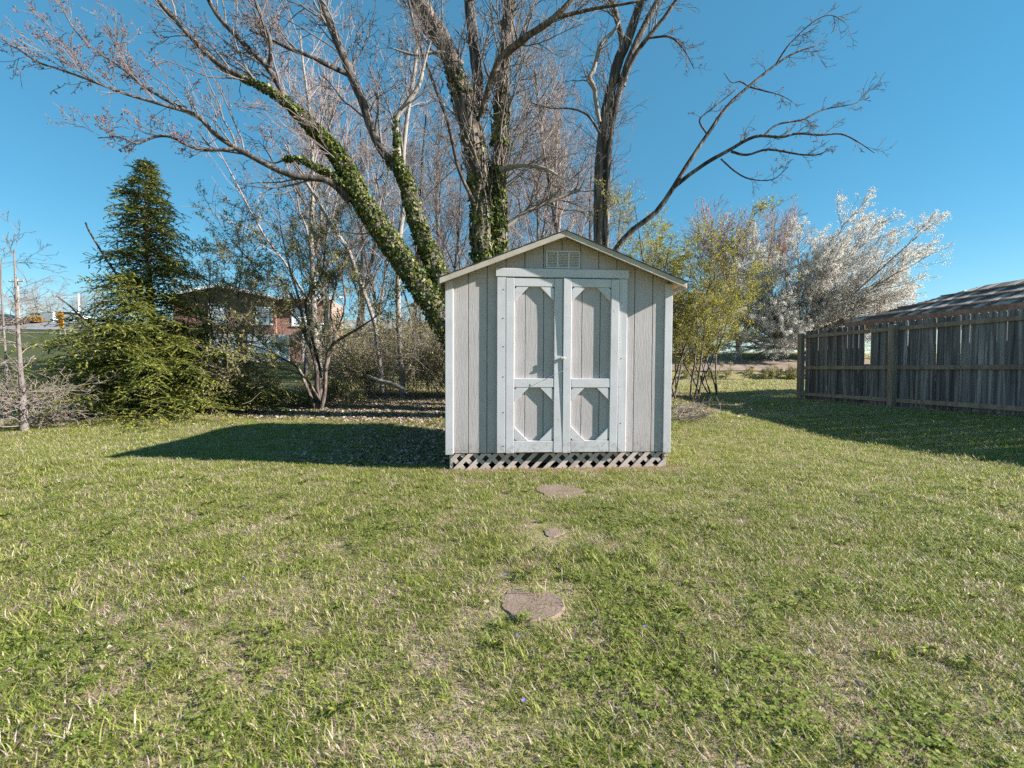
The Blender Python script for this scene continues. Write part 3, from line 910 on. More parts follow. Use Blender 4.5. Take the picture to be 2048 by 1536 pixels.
# ------------------------------------------------------------------ trees
TW = dict(seg=[8, 6, 5, 3], wob=[0.08, 0.16, 0.18, 0.22], up=[0.03, 0.05, 0.06, 0.05], sides=[6, 4, 3, 3], kids=[10, 6, 4, 0], t0=[0.25, 0.15, 0.15, 0.2],
          ang=[(0.5, 1.0), (0.45, 1.0), (0.4, 1.0), (0.4, 0.9)], lr=[0.5, 0.55, 0.5, 0.5], rr=[0.5, 0.6, 0.65, 0.7], max=3, rmin=0.0035, rmax=0.022, tip=0.3, log=2)
def cfg(**k):
    d = dict(TW); d.update(k); return d

class Tree:
    def __init__(self, name, loc, label, cat='tree', group=None):
        self.root = empty(name, loc)
        self.o = loc
        tag(self.root, label, cat, group)
        self.tw = Tubes(); self.log = []
        self.limbs = []
    def limb(self, spec, mat, part='limb', per=4, sides=8, wob=0.04, rough=0.08, label=None):
        P, r = limb_px(spec, per, wob)
        t = Tubes(); t.add([tuple(p) for p in P], list(r), sides)
        o = t.build(part, mat, self.root, self.o, rough)
        if label: o['label'] = label
        self.limbs.append((P, r))
        return P, r
    def twigs(self, P, r, n, L, c, **k):
        sprout([self.tw], P, r, n, L, c, log=self.log, **k)
    def crown(self, mat, name='crown'):
        if self.tw.count():
            o = self.tw.build(name, mat, self.root, self.o)
            o['kind'] = 'stuff'
            return o

def ivy_on(limbs, n, leaf, cover=1.0, spread=0.07):
    lv = Leaves()
    for (P, r, t0, t1, cnt, thick) in limbs:
        K = len(P)
        uu = rng.random(cnt) ** 1.2
        t = (t0 + (t1 - t0) * uu) * (K - 1)
        i = np.minimum(t.astype(int), K - 2); f = (t - i)[:, None]
        C = P[i] * (1 - f) + P[i + 1] * f
        rr = (r[i] * (1 - f[:, 0]) + r[i + 1] * f[:, 0])
        T = P[i + 1] - P[i]; T /= np.linalg.norm(T, axis=1, keepdims=True)
        A = rng.normal(size=C.shape); A -= (A * T).sum(1, keepdims=True) * T
        A /= np.linalg.norm(A, axis=1, keepdims=True)
        bulge = 0.6 + 0.8 * vn4(t * 1.7, np.arctan2(A[:, 1], A[:, 0]), 1.3)
        C = C + A * (rr * 0.98 + thick * (1 - 0.55 * uu) * rng.random(cnt) ** 0.6 * bulge)[:, None]
        D = A * 0.35 + np.array([0, 0, -0.7]) + rng.normal(size=C.shape) * 0.45
        Nn = A + rng.normal(size=C.shape) * 0.45
        S = np.cross(D, np.cross(Nn, D))
        sz = leaf * rng.uniform(0.35, 1.45, cnt)
        lv.add(C, D, sz, sz * 0.9, S)
    return lv

rnd.seed(1)
gA = (0.35, 9.0, tz(0.35, 9.0))
# --- left ivy tree with two leaning stems
A = Tree('ivy_maple_tree', (-0.45, 9.0, tz(-0.45, 9.0)), 'leaning tree with two ivy covered stems and long limbs reaching over the evergreen')
a1 = A.limb([(985, 845, 9.0, 60), (950, 745, 9.0, 56), (890, 645, 9.0, 50), (845, 578, 9.0, 46), (800, 512, 8.95, 44), (755, 450, 8.9, 42), (718, 390, 8.85, 38), (690, 335, 8.8, 35), (665, 298, 8.8, 31), (636, 268, 8.75, 27), (608, 238, 8.7, 23), (575, 207, 8.7, 18)], M['bark_brown'], 'trunk', sides=12, label='ivy covered stem leaning far over')
a2 = A.limb([(992, 845, 9.2, 50), (925, 690, 9.2, 42), (893, 600, 9.2, 38), (872, 540, 9.2, 36), (850, 488, 9.2, 35), (830, 430, 9.2, 32), (815, 372, 9.2, 29), (800, 338, 9.2, 28)], M['bark_brown'], 'trunk', sides=12, label='ivy covered stem standing more upright')
LB = M['bark']
a3 = A.limb([(575, 207, 8.7, 17), (535, 180, 8.6, 15), (500, 162, 8.6, 14), (440, 130, 8.5, 12), (395, 88, 8.5, 11), (350, 40, 8.4, 10), (312, -5, 8.4, 9), (270, -70, 8.3, 7), (225, -150, 8.2, 4)], LB)
a4 = A.limb([(585, 215, 8.7, 15), (560, 175, 8.8, 13), (533, 133, 8.9, 12), (485, 85, 9.0, 11), (441, 38, 9.1, 10), (415, -5, 9.1, 9), (380, -90, 9.2, 6)], LB)
a5 = A.limb([(537, 140, 8.9, 10), (541, 110, 8.7, 9), (540, 80, 8.6, 8), (525, 40, 8.5, 8), (510, -5, 8.4, 7), (495, -80, 8.3, 5)], LB)
a6 = A.limb([(700, 400, 8.8, 22), (672, 372, 8.7, 18), (645, 358, 8.6, 16), (600, 354, 8.5, 14), (560, 342, 8.4, 13), (505, 314, 8.3, 12), (468, 294, 8.2, 12), (428, 266, 8.1, 11), (403, 238, 8.0, 10), (372, 220, 8.0, 9), (325, 196, 7.9, 7)], LB)
a7 = A.limb([(372, 222, 8.0, 8), (320, 208, 7.8, 7), (240, 184, 7.7, 6), (190, 164, 7.6, 5), (143, 147, 7.5, 4.5), (75, 123, 7.4, 3.5), (32, 93, 7.3, 2)], LB)
a8 = A.limb([(325, 196, 7.9, 7), (285, 171, 7.9, 6), (245, 137, 7.9, 5), (190, 100, 8.0, 4), (150, 60, 8.0, 3), (120, 10, 8.1, 2)], LB)
a9 = A.limb([(470, 298, 8.2, 8), (430, 300, 8.1, 7), (383, 294, 8.0, 6), (342, 274, 7.9, 6), (308, 274, 7.9, 5), (273, 287, 7.8, 4), (240, 274, 7.7, 3), (196, 276, 7.7, 2)], LB)
a10 = A.limb([(712, 392, 8.8, 18), (680, 362, 8.7, 15), (640, 338, 8.6, 11), (605, 322, 8.6, 8), (575, 318, 8.6, 5), (550, 326, 8.6, 3), (525, 318, 8.6, 1.5)], M['bark_brown'])
a11 = A.limb([(804, 345, 9.2, 24), (772, 312, 9.3, 20), (745, 262, 9.4, 21), (722, 195, 9.5, 20), (692, 125, 9.6, 19), (665, 60, 9.7, 18), (640, -5, 9.8, 17), (615, -90, 9.9, 13)], M['bark'], sides=10)
a12 = A.limb([(800, 345, 9.2, 16), (796, 300, 9.1, 13), (793, 240, 9.0, 11), (815, 205, 9.0, 11), (838, 170, 9.0, 10), (848, 130, 9.0, 6), (862, 80, 9.0, 4)], M['bark_pale'])
a13 = A.limb([(700, 150, 9.6, 12), (655, 130, 9.3, 10), (620, 112, 9.1, 9), (575, 95, 9.0, 8), (535, 75, 8.9, 7), (500, 60, 8.9, 4)], LB)
c1 = cfg(seg=[8, 6, 5, 3], rmin=0.0042, kids=[9, 5, 3, 0], up=[0.03, 0.07, 0.07, 0.05], max=3, bias=(-0.03, 0, 0.0))
for (P, r), n, L in ((a3, 22, 1.5), (a4, 16, 1.4), (a5, 10, 1.2), (a6, 15, 1.3), (a7, 20, 0.95), (a8, 16, 0.8), (a9, 16, 0.75), (a11, 26, 1.7), (a12, 10, 1.0), (a13, 12, 1.0)):
    A.twigs(P, r, n, L, c1, t0=0.12, ang=(0.35, 1.0), bias=(-0.1, 0, 0.25))
A.twigs(a1[0], a1[1], 14, 1.3, c1, t0=0.35, ang=(0.6, 1.2), rs=0.1)
A.twigs(a2[0], a2[1], 8, 1.0, c1, t0=0.4, ang=(0.6, 1.2), rs=0.1)
A.crown(M['twig'])
buds = Leaves()
lg = [x for x in A.log if x[0][0][0] < -2.2 or rnd.random() < 0.35]
leaf_on(lg, buds, 2, 0.032, 0.024, 0.012)
bo = buds.build('bud_cluster', M['bud'], A.root, A.o); bo['kind'] = 'stuff'
iv = ivy_on([(*a1, 0.0, 0.8, 7600, 0.07), (*a1, 0.75, 1.0, 1000, 0.045), (*a2, 0.0, 1.0, 4600, 0.065), (*a10, 0.0, 0.72, 800, 0.05), (*a12, 0.0, 0.35, 420, 0.045), (*a3, 0.0, 0.3, 420, 0.03), (*a11, 0.0, 0.12, 150, 0.04)], 0, 0.06)
io = iv.build('ivy', M['ivy'], A.root, A.o); io['kind'] = 'stuff'

# --- centre tree, vine hung double trunk
rnd.seed(2)
B = Tree('vine_hung_tree', (-0.5, 10.0, tz(-0.5, 10.0)), 'tall twin trunk tree hung with dry vines directly behind the shed')
b1 = B.limb([(978, 840, 10.0, 60), (975, 620, 10.0, 46), (966, 520, 10.0, 44), (961, 420, 10.0, 43), (952, 330, 10.0, 45), (942, 260, 10.0, 46), (926, 200, 10.0, 42), (910, 142, 10.0, 39), (890, 92, 10.0, 37), (864, 48, 10.0, 36), (832, -10, 10.0, 36), (790, -110, 10.0, 28)], M['bark_brown'], 'trunk', sides=12, label='thicker left stem')
b2 = B.limb([(1006, 840, 10.2, 44), (1000, 620, 10.2, 32), (999, 520, 10.2, 29), (996, 430, 10.2, 28), (995, 340, 10.2, 29), (1003, 250, 10.2, 28), (1005, 160, 10.2, 27), (1012, 80, 10.2, 26), (1020, -10, 10.2, 25), (1028, -110, 10.2, 18)], M['bark_brown'], 'trunk', sides=10, label='straighter right stem')
b3 = B.limb([(948, 230, 10.2, 26), (955, 165, 10.4, 26), (948, 90, 10.6, 24), (938, 0, 10.8, 22), (930, -100, 11, 16)], M['bark'], sides=8)
b4 = B.limb([(962, 235, 9.9, 16), (975, 185, 9.7, 15), (990, 140, 9.5, 15), (1008, 110, 9.4, 15), (1050, 76, 9.2, 14), (1108, 36, 9.0, 13), (1150, -10, 8.9, 9), (1190, -60, 8.8, 6)], M['bark_brown'])
b5 = B.limb([(1108, 36, 9.0, 9), (1150, 26, 9.0, 8), (1200, 15, 8.9, 7), (1260, 6, 8.8, 5), (1310, -5, 8.8, 3)], M['bark_brown'])
b6 = B.limb([(948, 405, 9.7, 8), (918, 340, 9.5, 8), (896, 245, 9.3, 8), (876, 190, 9.3, 7), (846, 110, 9.2, 6), (826, 40, 9.2, 6), (812, -20, 9.2, 5)], M['bark'])
b7 = B.limb([(925, 130, 10, 12), (905, 112, 9.9, 10), (870, 104, 9.8, 8), (830, 110, 9.7, 6), (780, 95, 9.6, 3)], M['bark_pale'])
b8 = B.limb([(1000, 340, 10.0, 12), (1050, 330, 9.8, 10), (1090, 338, 9.7, 8), (1115, 350, 9.7, 5)], M['bark_pale'])
b9 = B.limb([(1010, 455, 10.2, 14), (1060, 420, 10.3, 12), (1110, 398, 10.4, 10), (1160, 380, 10.5, 7)], M['bark_pale'])
c2 = cfg(rmin=0.0042, kids=[9, 5, 3, 0], up=[0.03, 0.08, 0.08, 0.05])
for (P, r), n, L in ((b1, 40, 1.7), (b2, 60, 1.9), (b3, 12, 1.3), (b4, 18, 1.2), (b5, 10, 0.8), (b6, 14, 1.0), (b7, 10, 0.9), (b8, 14, 1.0), (b9, 22, 1.3)):
    B.twigs(P, r, n, L, c2, t0=0.30 if len(P) > 30 else 0.1, ang=(0.5, 1.2), rs=0.14 if len(P) > 30 else 0.3, bias=(0.25, 0, 0.2) if P is b2[0] else (0.05, 0, 0.25))
B.crown(M['twig'])
vine = Tubes()
for (P, r) in (b1, b2):
    for k in range(46):
        i0 = rnd.randint(6, len(P) - 14); L_ = rnd.randint(5, 10); ph = rnd.uniform(0, 6.28); tw = rnd.uniform(-0.5, 0.5); bulge = rnd.uniform(1.02, 1.5)
        pts = []
        for j in range(8):
            t = i0 + L_ * j / 7.0; i = int(t); f = t - i
            c = P[i] * (1 - f) + P[i + 1] * f
            a = ph + tw * j
            rr_ = r[i] * (1.02 + (bulge - 1) * math.sin(j / 7 * math.pi))
            pts.append((c[0] + math.cos(a) * rr_, c[1] + math.sin(a) * rr_, c[2] + rnd.uniform(-0.02, 0.02)))
        vine.add(pts, [rnd.uniform(0.006, 0.013)] * 8, 4)
vo = vine.build('vine', M['twig_dead'], B.root, B.o); vo['kind'] = 'stuff'
iv = ivy_on([(*b1, 0.18, 0.34, 700, 0.07), (*b2, 0.05, 0.45, 3000, 0.10), (*b2, 0.5, 0.64, 380, 0.09), (*b1, 0.36, 0.46, 160, 0.08), (*b1, 0.55, 0.64, 160, 0.06), (*b1, 0.0, 0.22, 900, 0.06)], 0, 0.085)
io = iv.build('ivy', M['ivy'], B.root, B.o); io['kind'] = 'stuff'

# --- right rugged tree with dead limb
rnd.seed(3)
Cc = Tree('rugged_tree', (2.1, 10.5, tz(2.1, 10.5)), 'rugged grey tree with split trunk rising behind the right slope of the shed roof')
k1 = Cc.limb([(1204, 838, 10.5, 37), (1202, 640, 10.5, 28), (1199, 500, 10.5, 26), (1199, 410, 10.5, 25), (1200, 342, 10.5, 25), (1205, 280, 10.5, 25), (1213, 222, 10.5, 24), (1226, 164, 10.5, 22), (1239, 116, 10.5, 22), (1256, 78, 10.5, 20), (1273, 30, 10.5, 18), (1284, -10, 10.5, 16), (1306, -110, 10.5, 12)], M['bark'], 'trunk', sides=14, rough=0.14)
k2 = Cc.limb([(1211, 540, 10.45, 12), (1213, 470, 10.4, 13), (1215, 342, 10.4, 13), (1226, 240, 10.4, 13), (1244, 164, 10.4, 15), (1262, 110, 10.4, 15), (1288, 54, 10.4, 14), (1318, -5, 10.4, 12), (1350, -90, 10.4, 8)], M['bark'], 'limb', rough=0.16)
k3 = Cc.limb([(1246, 95, 10.5, 14), (1240, 60, 10.4, 13), (1232, 30, 10.3, 13), (1220, -8, 10.3, 12), (1205, -80, 10.2, 8)], M['bark'])
k4 = Cc.limb([(1199, 245, 10.4, 9), (1192, 205, 10.3, 10), (1189, 178, 10.2, 11), (1179, 157, 10.2, 12), (1188, 138, 10.2, 9), (1193, 118, 10.2, 9), (1202, 88, 10.1, 9), (1226, 64, 10.1, 8), (1240, 40, 10.1, 3)], M['bark_pale'])
k5 = Cc.limb([(1246, 172, 10.4, 12), (1256, 140, 10.3, 11), (1271, 109, 10.2, 10), (1298, 72, 10.1, 9), (1326, 38, 10.0, 8), (1355, -4, 9.9, 7), (1400, -70, 9.8, 4)], M['bark'])
k6 = Cc.limb([(1296, 76, 10.1, 5), (1340, 74, 10.0, 4), (1368, 100, 10.0, 3), (1388, 137, 10.0, 1.5)], M['bark'])
k7 = Cc.limb([(1202, 270, 10.4, 6), (1175, 230, 10.3, 5), (1140, 217, 10.2, 4), (1100, 216, 10.1, 3), (1060, 205, 10.1, 2)], M['bark'])
d0 = Cc.limb([(1215, 540, 10.4, 15), (1232, 498, 10.3, 13), (1264, 461, 10.2, 13), (1312, 424, 10.1, 12), (1346, 376, 10.0, 11)], M['bark'], label='long bare limb reaching out to the right')
d1 = Cc.limb([(1346, 376, 10.0, 10), (1380, 321, 10.0, 9), (1414, 270, 10.0, 8), (1455, 212, 10.0, 7), (1496, 174, 10.0, 6), (1551, 130, 10.0, 5), (1589, 106, 10.0, 4), (1630, 92, 10.0, 2)], M['bark'])
d2 = Cc.limb([(1551, 130, 10.0, 4), (1570, 100, 9.9, 3.5), (1587, 80, 9.9, 3), (1625, 45, 9.8, 2.5), (1660, 30, 9.8, 2), (1690, 45, 9.8, 1.2)], M['bark'])
d3 = Cc.limb([(1346, 376, 10.0, 10), (1385, 345, 9.9, 9), (1421, 321, 9.8, 9), (1459, 300, 9.7, 8), (1510, 273, 9.6, 7), (1561, 274, 9.5, 6), (1596, 267, 9.5, 5), (1640, 270, 9.4, 4), (1681, 268, 9.4, 3.5), (1715, 283, 9.3, 2.5), (1749, 306, 9.3, 1.5)], M['bark'])
d4 = Cc.limb([(1527, 272, 9.6, 5), (1555, 249, 9.6, 4), (1605, 239, 9.6, 4), (1647, 219, 9.6, 3), (1715, 205, 9.6, 2), (1740, 176, 9.6, 1.2)], M['bark'])
d5 = Cc.limb([(1462, 303, 9.7, 6), (1493, 310, 9.6, 5), (1537, 299, 9.5, 5), (1602, 309, 9.4, 4), (1640, 308, 9.3, 3), (1665, 292, 9.3, 1.5)], M['bark'])
d6 = Cc.limb([(1442, 318, 9.8, 4), (1469, 342, 9.7, 3.5), (1500, 358, 9.6, 3), (1545, 359, 9.5, 2.5), (1575, 335, 9.5, 1.5)], M['bark'])
d7 = Cc.limb([(1414, 268, 10.0, 4), (1399, 243, 9.9, 4), (1410, 228, 9.9, 3), (1440, 205, 9.9, 2.5), (1470, 180, 9.9, 1.5)], M['bark'])
d8 = Cc.limb([(1500, 174, 10, 4), (1530, 182, 9.9, 3), (1560, 190, 9.8, 2), (1585, 203, 9.8, 1)], M['bark'])
d9 = Cc.limb([(1496, 172, 10, 3), (1480, 163, 10, 3), (1463, 165, 10, 2), (1448, 146, 10, 1.2)], M['bark'])
c3 = cfg(rmin=0.0038, kids=[6, 4, 2, 0], wob=[0.08, 0.2, 0.24, 0.25], up=[0.03, 0.03, 0.03, 0.0], max=3)
for (P, r), n, L in ((d1, 12, 0.5), (d2, 14, 0.5), (d3, 14, 0.45), (d4, 14, 0.45), (d5, 10, 0.4), (d6, 9, 0.4), (d7, 8, 0.4), (d8, 7, 0.3), (k6, 12, 0.6), (k5, 10, 0.9), (k3, 8, 1.0), (k7, 10, 0.6), (k4, 6, 0.5)):
    Cc.twigs(P, r, n, L, c3, t0=0.25, ang=(0.35, 0.9))
Cc.twigs(k1[0], k1[1], 26, 1.5, c2, t0=0.32, t1=0.62, ang=(0.6, 1.2), rs=0.08, bias=(0.1, 0, 0.3))
Cc.twigs(k1[0], k1[1], 6, 1.2, c3, t0=0.8, ang=(0.5, 1.0), rs=0.1)
Cc.crown(M['twig'])

# --- pale trunks at the edge of the thicket
rnd.seed(4)
D = Tree('pale_bark_tree', wpt(805, 783, 12.5), 'slender tree with pale grey straight trunk left of the shed')
e1 = D.limb([(806, 800, 12.5, 14), (803, 740, 12.5, 12), (799, 680, 12.5, 12), (796, 600, 12.5, 12), (796, 540, 12.5, 11), (800, 470, 12.5, 11), (808, 400, 12.5, 10), (806, 320, 12.5, 10), (815, 230, 12.5, 9), (828, 150, 12.5, 8), (838, 60, 12.5, 7), (846, -30, 12.5, 5)], M['bark_pale'], 'trunk')
D.twigs(*e1, 34, 1.7, c2, t0=0.42, ang=(0.4, 0.9), rs=0.25, bias=(0, 0, 0.3))
D.crown(M['twig_red'])
E = Tree('slanting_tree', wpt(760, 775, 12.0), 'thin pale tree slanting left between the saplings and the ivy stems')
e2 = E.limb([(765, 785, 12.0, 10), (755, 690, 12.0, 9), (746, 636, 12.0, 9), (718, 560, 12.0, 9), (697, 501, 12.0, 9), (672, 465, 12.0, 9), (651, 429, 12.0, 8), (622, 379, 12.0, 7), (590, 330, 12.0, 5), (570, 290, 12.0, 3)], M['bark_pale'], 'trunk')
E.twigs(*e2, 22, 1.4, c2, t0=0.3, ang=(0.4, 1.0), rs=0.3, bias=(-0.1, 0, 0.3))
E.crown(M['twig'])

# --- the thicket of slender bare trees behind: five builds, copied
def bare_tree(H, seed):
    global rnd
    keep = rnd; rnd = random.Random(seed)
    tr = Tubes(); tw = Tubes(); log = []
    c = cfg(seg=[12, 7, 5, 3], kids=[20, 8, 5, 0], wob=[0.035, 0.10, 0.16, 0.2], up=[0.04, 0.07, 0.06, 0.04], t0=[0.22, 0.2, 0.15, 0.2], ang=[(0.35, 0.75), (0.35, 0.8), (0.4, 0.9), (0.4, 0.9)], lr=[0.42, 0.5, 0.5, 0.5], rr=[0.42, 0.55, 0.6, 0.6], rmin=0.006, tip=0.2)
    grow([tr, tw], (0, 0, -0.1), vnorm((rnd.uniform(-0.12, 0.12), rnd.uniform(-0.08, 0.08), 1)), H, H * 0.011, 0, c, log)
    rnd = keep
    return tr, tw, log
variants = []
for k in range(5):
    tr, tw, log = bare_tree(9.5 + k * 0.7, 100 + k)
    v0 = tr.build('trunk', M['bark_pale'] if k % 2 else M['bark'], None)
    v1 = tw.build('crown', M['twig_red'] if k != 2 else M['twig'], None)
    lv = Leaves(); leaf_on(log, lv, 0.6 if k != 1 else 2, 0.05, 0.04, 0.03)
    v2 = lv.build('bud_cluster', M['bud'], None)
    variants.append((v0.data, v1.data, v2.data))
    for o in (v0, v1, v2): bpy.data.objects.remove(o)
rnd.seed(5)
thicket = [(a, b + 2.2) for a, b in [(612, 18), (640, 14.2), (668, 21), (700, 16.5), (728, 19), (752, 14.8), (775, 22), (822, 15.2), (850, 18.5), (872, 21), (895, 14.5), (925, 17), (1020, 15.5), (1045, 19), (1075, 14.6), (1100, 22), (1130, 17.5), (1160, 15.4), (660, 25), (880, 26), (1060, 25), (1180, 20), (1235, 16.5), (1010, 21), (945, 24)]]
SIDE = ['behind the low branched saplings', 'left of the ivy stems', 'between the ivy stems', 'behind the vine hung trunk', 'between the vine hung trunk and the rugged trunk', 'behind the yellow-green bush']
for k, (px, Y) in enumerate(thicket):
    p = wpt(px, 740, Y)
    root = empty('bare_tree', (p[0], Y, tz(p[0], Y)), rnd.uniform(0, 6.28))
    s = rnd.uniform(0.72, 1.08) * (1.0 if Y < 20 else 1.15)
    root.scale = (s, s, s)
    where = SIDE[0] if px < 660 else SIDE[1] if px < 745 else SIDE[2] if px < 880 else SIDE[3] if px < 1015 else SIDE[4] if px < 1200 else SIDE[5]
    tag(root, ('pale' if ((k * 3 + k // 5) % 5) % 2 else 'dark') + ' slender bare tree ' + ('in front ' if Y < 16 else 'amid the thicket ' if Y < 20 else 'deep back ') + where, 'tree', 'bare trees of the thicket')
    for nm, me in zip(('trunk', 'crown', 'bud_cluster'), variants[(k * 3 + k // 5) % 5]):
        o = bpy.data.objects.new(nm, me); link(o, root)
        if nm != 'trunk': o['kind'] = 'stuff'

# --- low branched sapling clump
rnd.seed(6)
gb = ghit(636, 820)
S1 = Tree('sapling_clump', gb, 'low many stemmed small tree with olive young leaves at the lawn edge')
stems = [[(638, 828, 0, 15), (634, 780, 0, 11), (632, 730, 0.1, 9), (610, 660, 0.2, 7), (598, 600, 0.2, 6), (575, 520, 0.3, 4), (560, 450, 0.4, 2)],
         [(640, 826, 0, 12), (650, 780, -0.1, 9), (652, 730, -0.2, 8), (665, 690, -0.3, 7), (720, 655, -0.5, 5), (770, 620, -0.6, 2)],
         [(642, 826, 0, 10), (640, 740, 0.2, 7), (620, 660, 0.4, 6), (612, 600, 0.4, 5), (640, 560, 0.5, 4), (650, 500, 0.5, 3), (655, 430, 0.6, 2)],
         [(634, 826, 0, 10), (612, 770, -0.2, 7), (595, 735, -0.3, 6), (560, 715, -0.4, 5), (520, 695, -0.5, 3), (470, 690, -0.6, 2)],
         [(652, 742, -0.2, 6), (668, 670, 0.0, 5), (660, 620, 0.1, 4), (672, 560, 0.1, 4), (650, 520, 0.2, 3), (640, 470, 0.3, 2)],
         [(612, 680, 0.3, 5), (595, 640, 0.1, 4), (545, 600, 0, 3), (490, 575, -0.1, 2)],
         [(640, 800, -0.1, 6), (600, 748, -0.5, 4), (520, 735, -0.8, 3), (430, 745, -1.0, 2)],
         [(600, 620, 0.2, 4), (560, 560, 0.3, 3), (500, 520, 0.3, 2.5), (455, 470, 0.4, 1.5)],
         [(665, 690, -0.3, 5), (690, 610, -0.3, 4), (685, 540, -0.2, 3), (700, 470, -0.2, 2)]]
cs = cfg(seg=[6, 5, 4, 3], kids=[6, 6, 4, 0], wob=[0.1, 0.16, 0.2, 0.2], up=[0, 0.04, 0.05, 0.04], rmin=0.0036, log=1)
for sp in stems:
    P, r = S1.limb([(a, b, gb[1] + c_, w) for a, b, c_, w in sp], M['bark_brown'], 'stem', sides=6)
    S1.twigs(P, r, 15, 1.15, cs, t0=0.3, ang=(0.5, 1.1), rs=0.4, bias=(0, 0, 0.15))
S1.crown(M['twig'])
lv = Leaves(); leaf_on(S1.log, lv, 4, 0.05, 0.026, 0.03)
o = lv.build('leaves', M['olive_leaf'], S1.root, S1.o); o['kind'] = 'stuff'

# second, lighter bush left of it with upswept green twigs
rnd.seed(7)
gb2 = (wpt(470, 790, 10.8)[0], 10.8, tz(wpt(470, 790, 10.8)[0], 10.8))
S2 = Tree('green_twig_bush', gb2, 'airy bush with upswept twigs and sparse green leaves right of the evergreen', 'bush')
cs2 = cfg(seg=[7, 6, 5, 3], kids=[11, 5, 3, 0], wob=[0.06, 0.1, 0.14, 0.2], up=[0.06, 0.05, 0.05, 0.04], rmin=0.0038, log=1, lr=[0.42, 0.5, 0.5, 0.5])
stem_t = Tubes()
for k in range(6):
    a = rnd.uniform(0, 6.28); q_ = (gb2[0] + rnd.uniform(-0.4, 0.4), gb2[1] + rnd.uniform(-0.4, 0.4), gb2[2])
    grow([stem_t, S2.tw], q_, vnorm((math.cos(a) * 0.3 + 0.02, math.sin(a) * 0.22, 1)), rnd.uniform(3.2, 4.6), 0.026, 0, cs2, S2.log)
stem_t.build('stem', M['bark_brown'], S2.root, S2.o)
S2.crown(M['twig'])
lv = Leaves(); leaf_on(S2.log, lv, 4, 0.05, 0.026, 0.03)
o = lv.build('leaves', M['olive_leaf'], S2.root, S2.o); o['kind'] = 'stuff'

# --- yellow-green bush right of the shed
def airy_bush(name, label, px, Y, n, H, lean, mat, matleaf, leaves, spread=0.5, lsz=0.05):
    p = wpt(px, 780, Y)
    base = (p[0], Y, tz(p[0], Y))
    T = Tree(name, base, label, 'bush')
    st = Tubes()
    cc = cfg(seg=[7, 6, 5, 3], kids=[13, 7, 4, 0], wob=[0.07, 0.12, 0.16, 0.2], up=[0.03, 0.02, 0.02, 0.0], rmin=0.0042, log=1, lr=[0.45, 0.5, 0.5, 0.5], t0=[0.30, 0.15, 0.15, 0.2])
    for k in range(n):
        a = rnd.uniform(0, 6.28); q_ = (base[0] + rnd.uniform(-1, 1) * spread, base[1] + rnd.uniform(-1, 1) * spread, base[2])
        sp = rnd.uniform(0.1, 0.65)
        grow([st, T.tw], q_, vnorm((math.cos(a) * sp + lean, math.sin(a) * sp, 1)), H * rnd.uniform(0.6, 1.1), 0.026, 0, cc, T.log)
    st.build('stem', M['bark_brown'], T.root, T.o)
    T.crown(mat)
    lv = Leaves(); leaf_on(T.log, lv, leaves, lsz, lsz * 0.55, 0.04)
    o = lv.build('leaves', matleaf, T.root, T.o); o['kind'] = 'stuff'
    return T
rnd.seed(21)
airy_bush('budding_bush', 'tall loose bush with yellow-green young leaves right of the shed', 1335, 12.0, 13, 4.7, 0.04, M['twig'], M['yellow_leaf'], 6, 0.65, 0.046)
airy_bush('budding_bush', 'rounder yellow-green bush beside and behind the tall loose one', 1400, 13.6, 8, 3.5, 0.0, M['twig'], M['yellow_leaf'], 6, 0.6, 0.046)

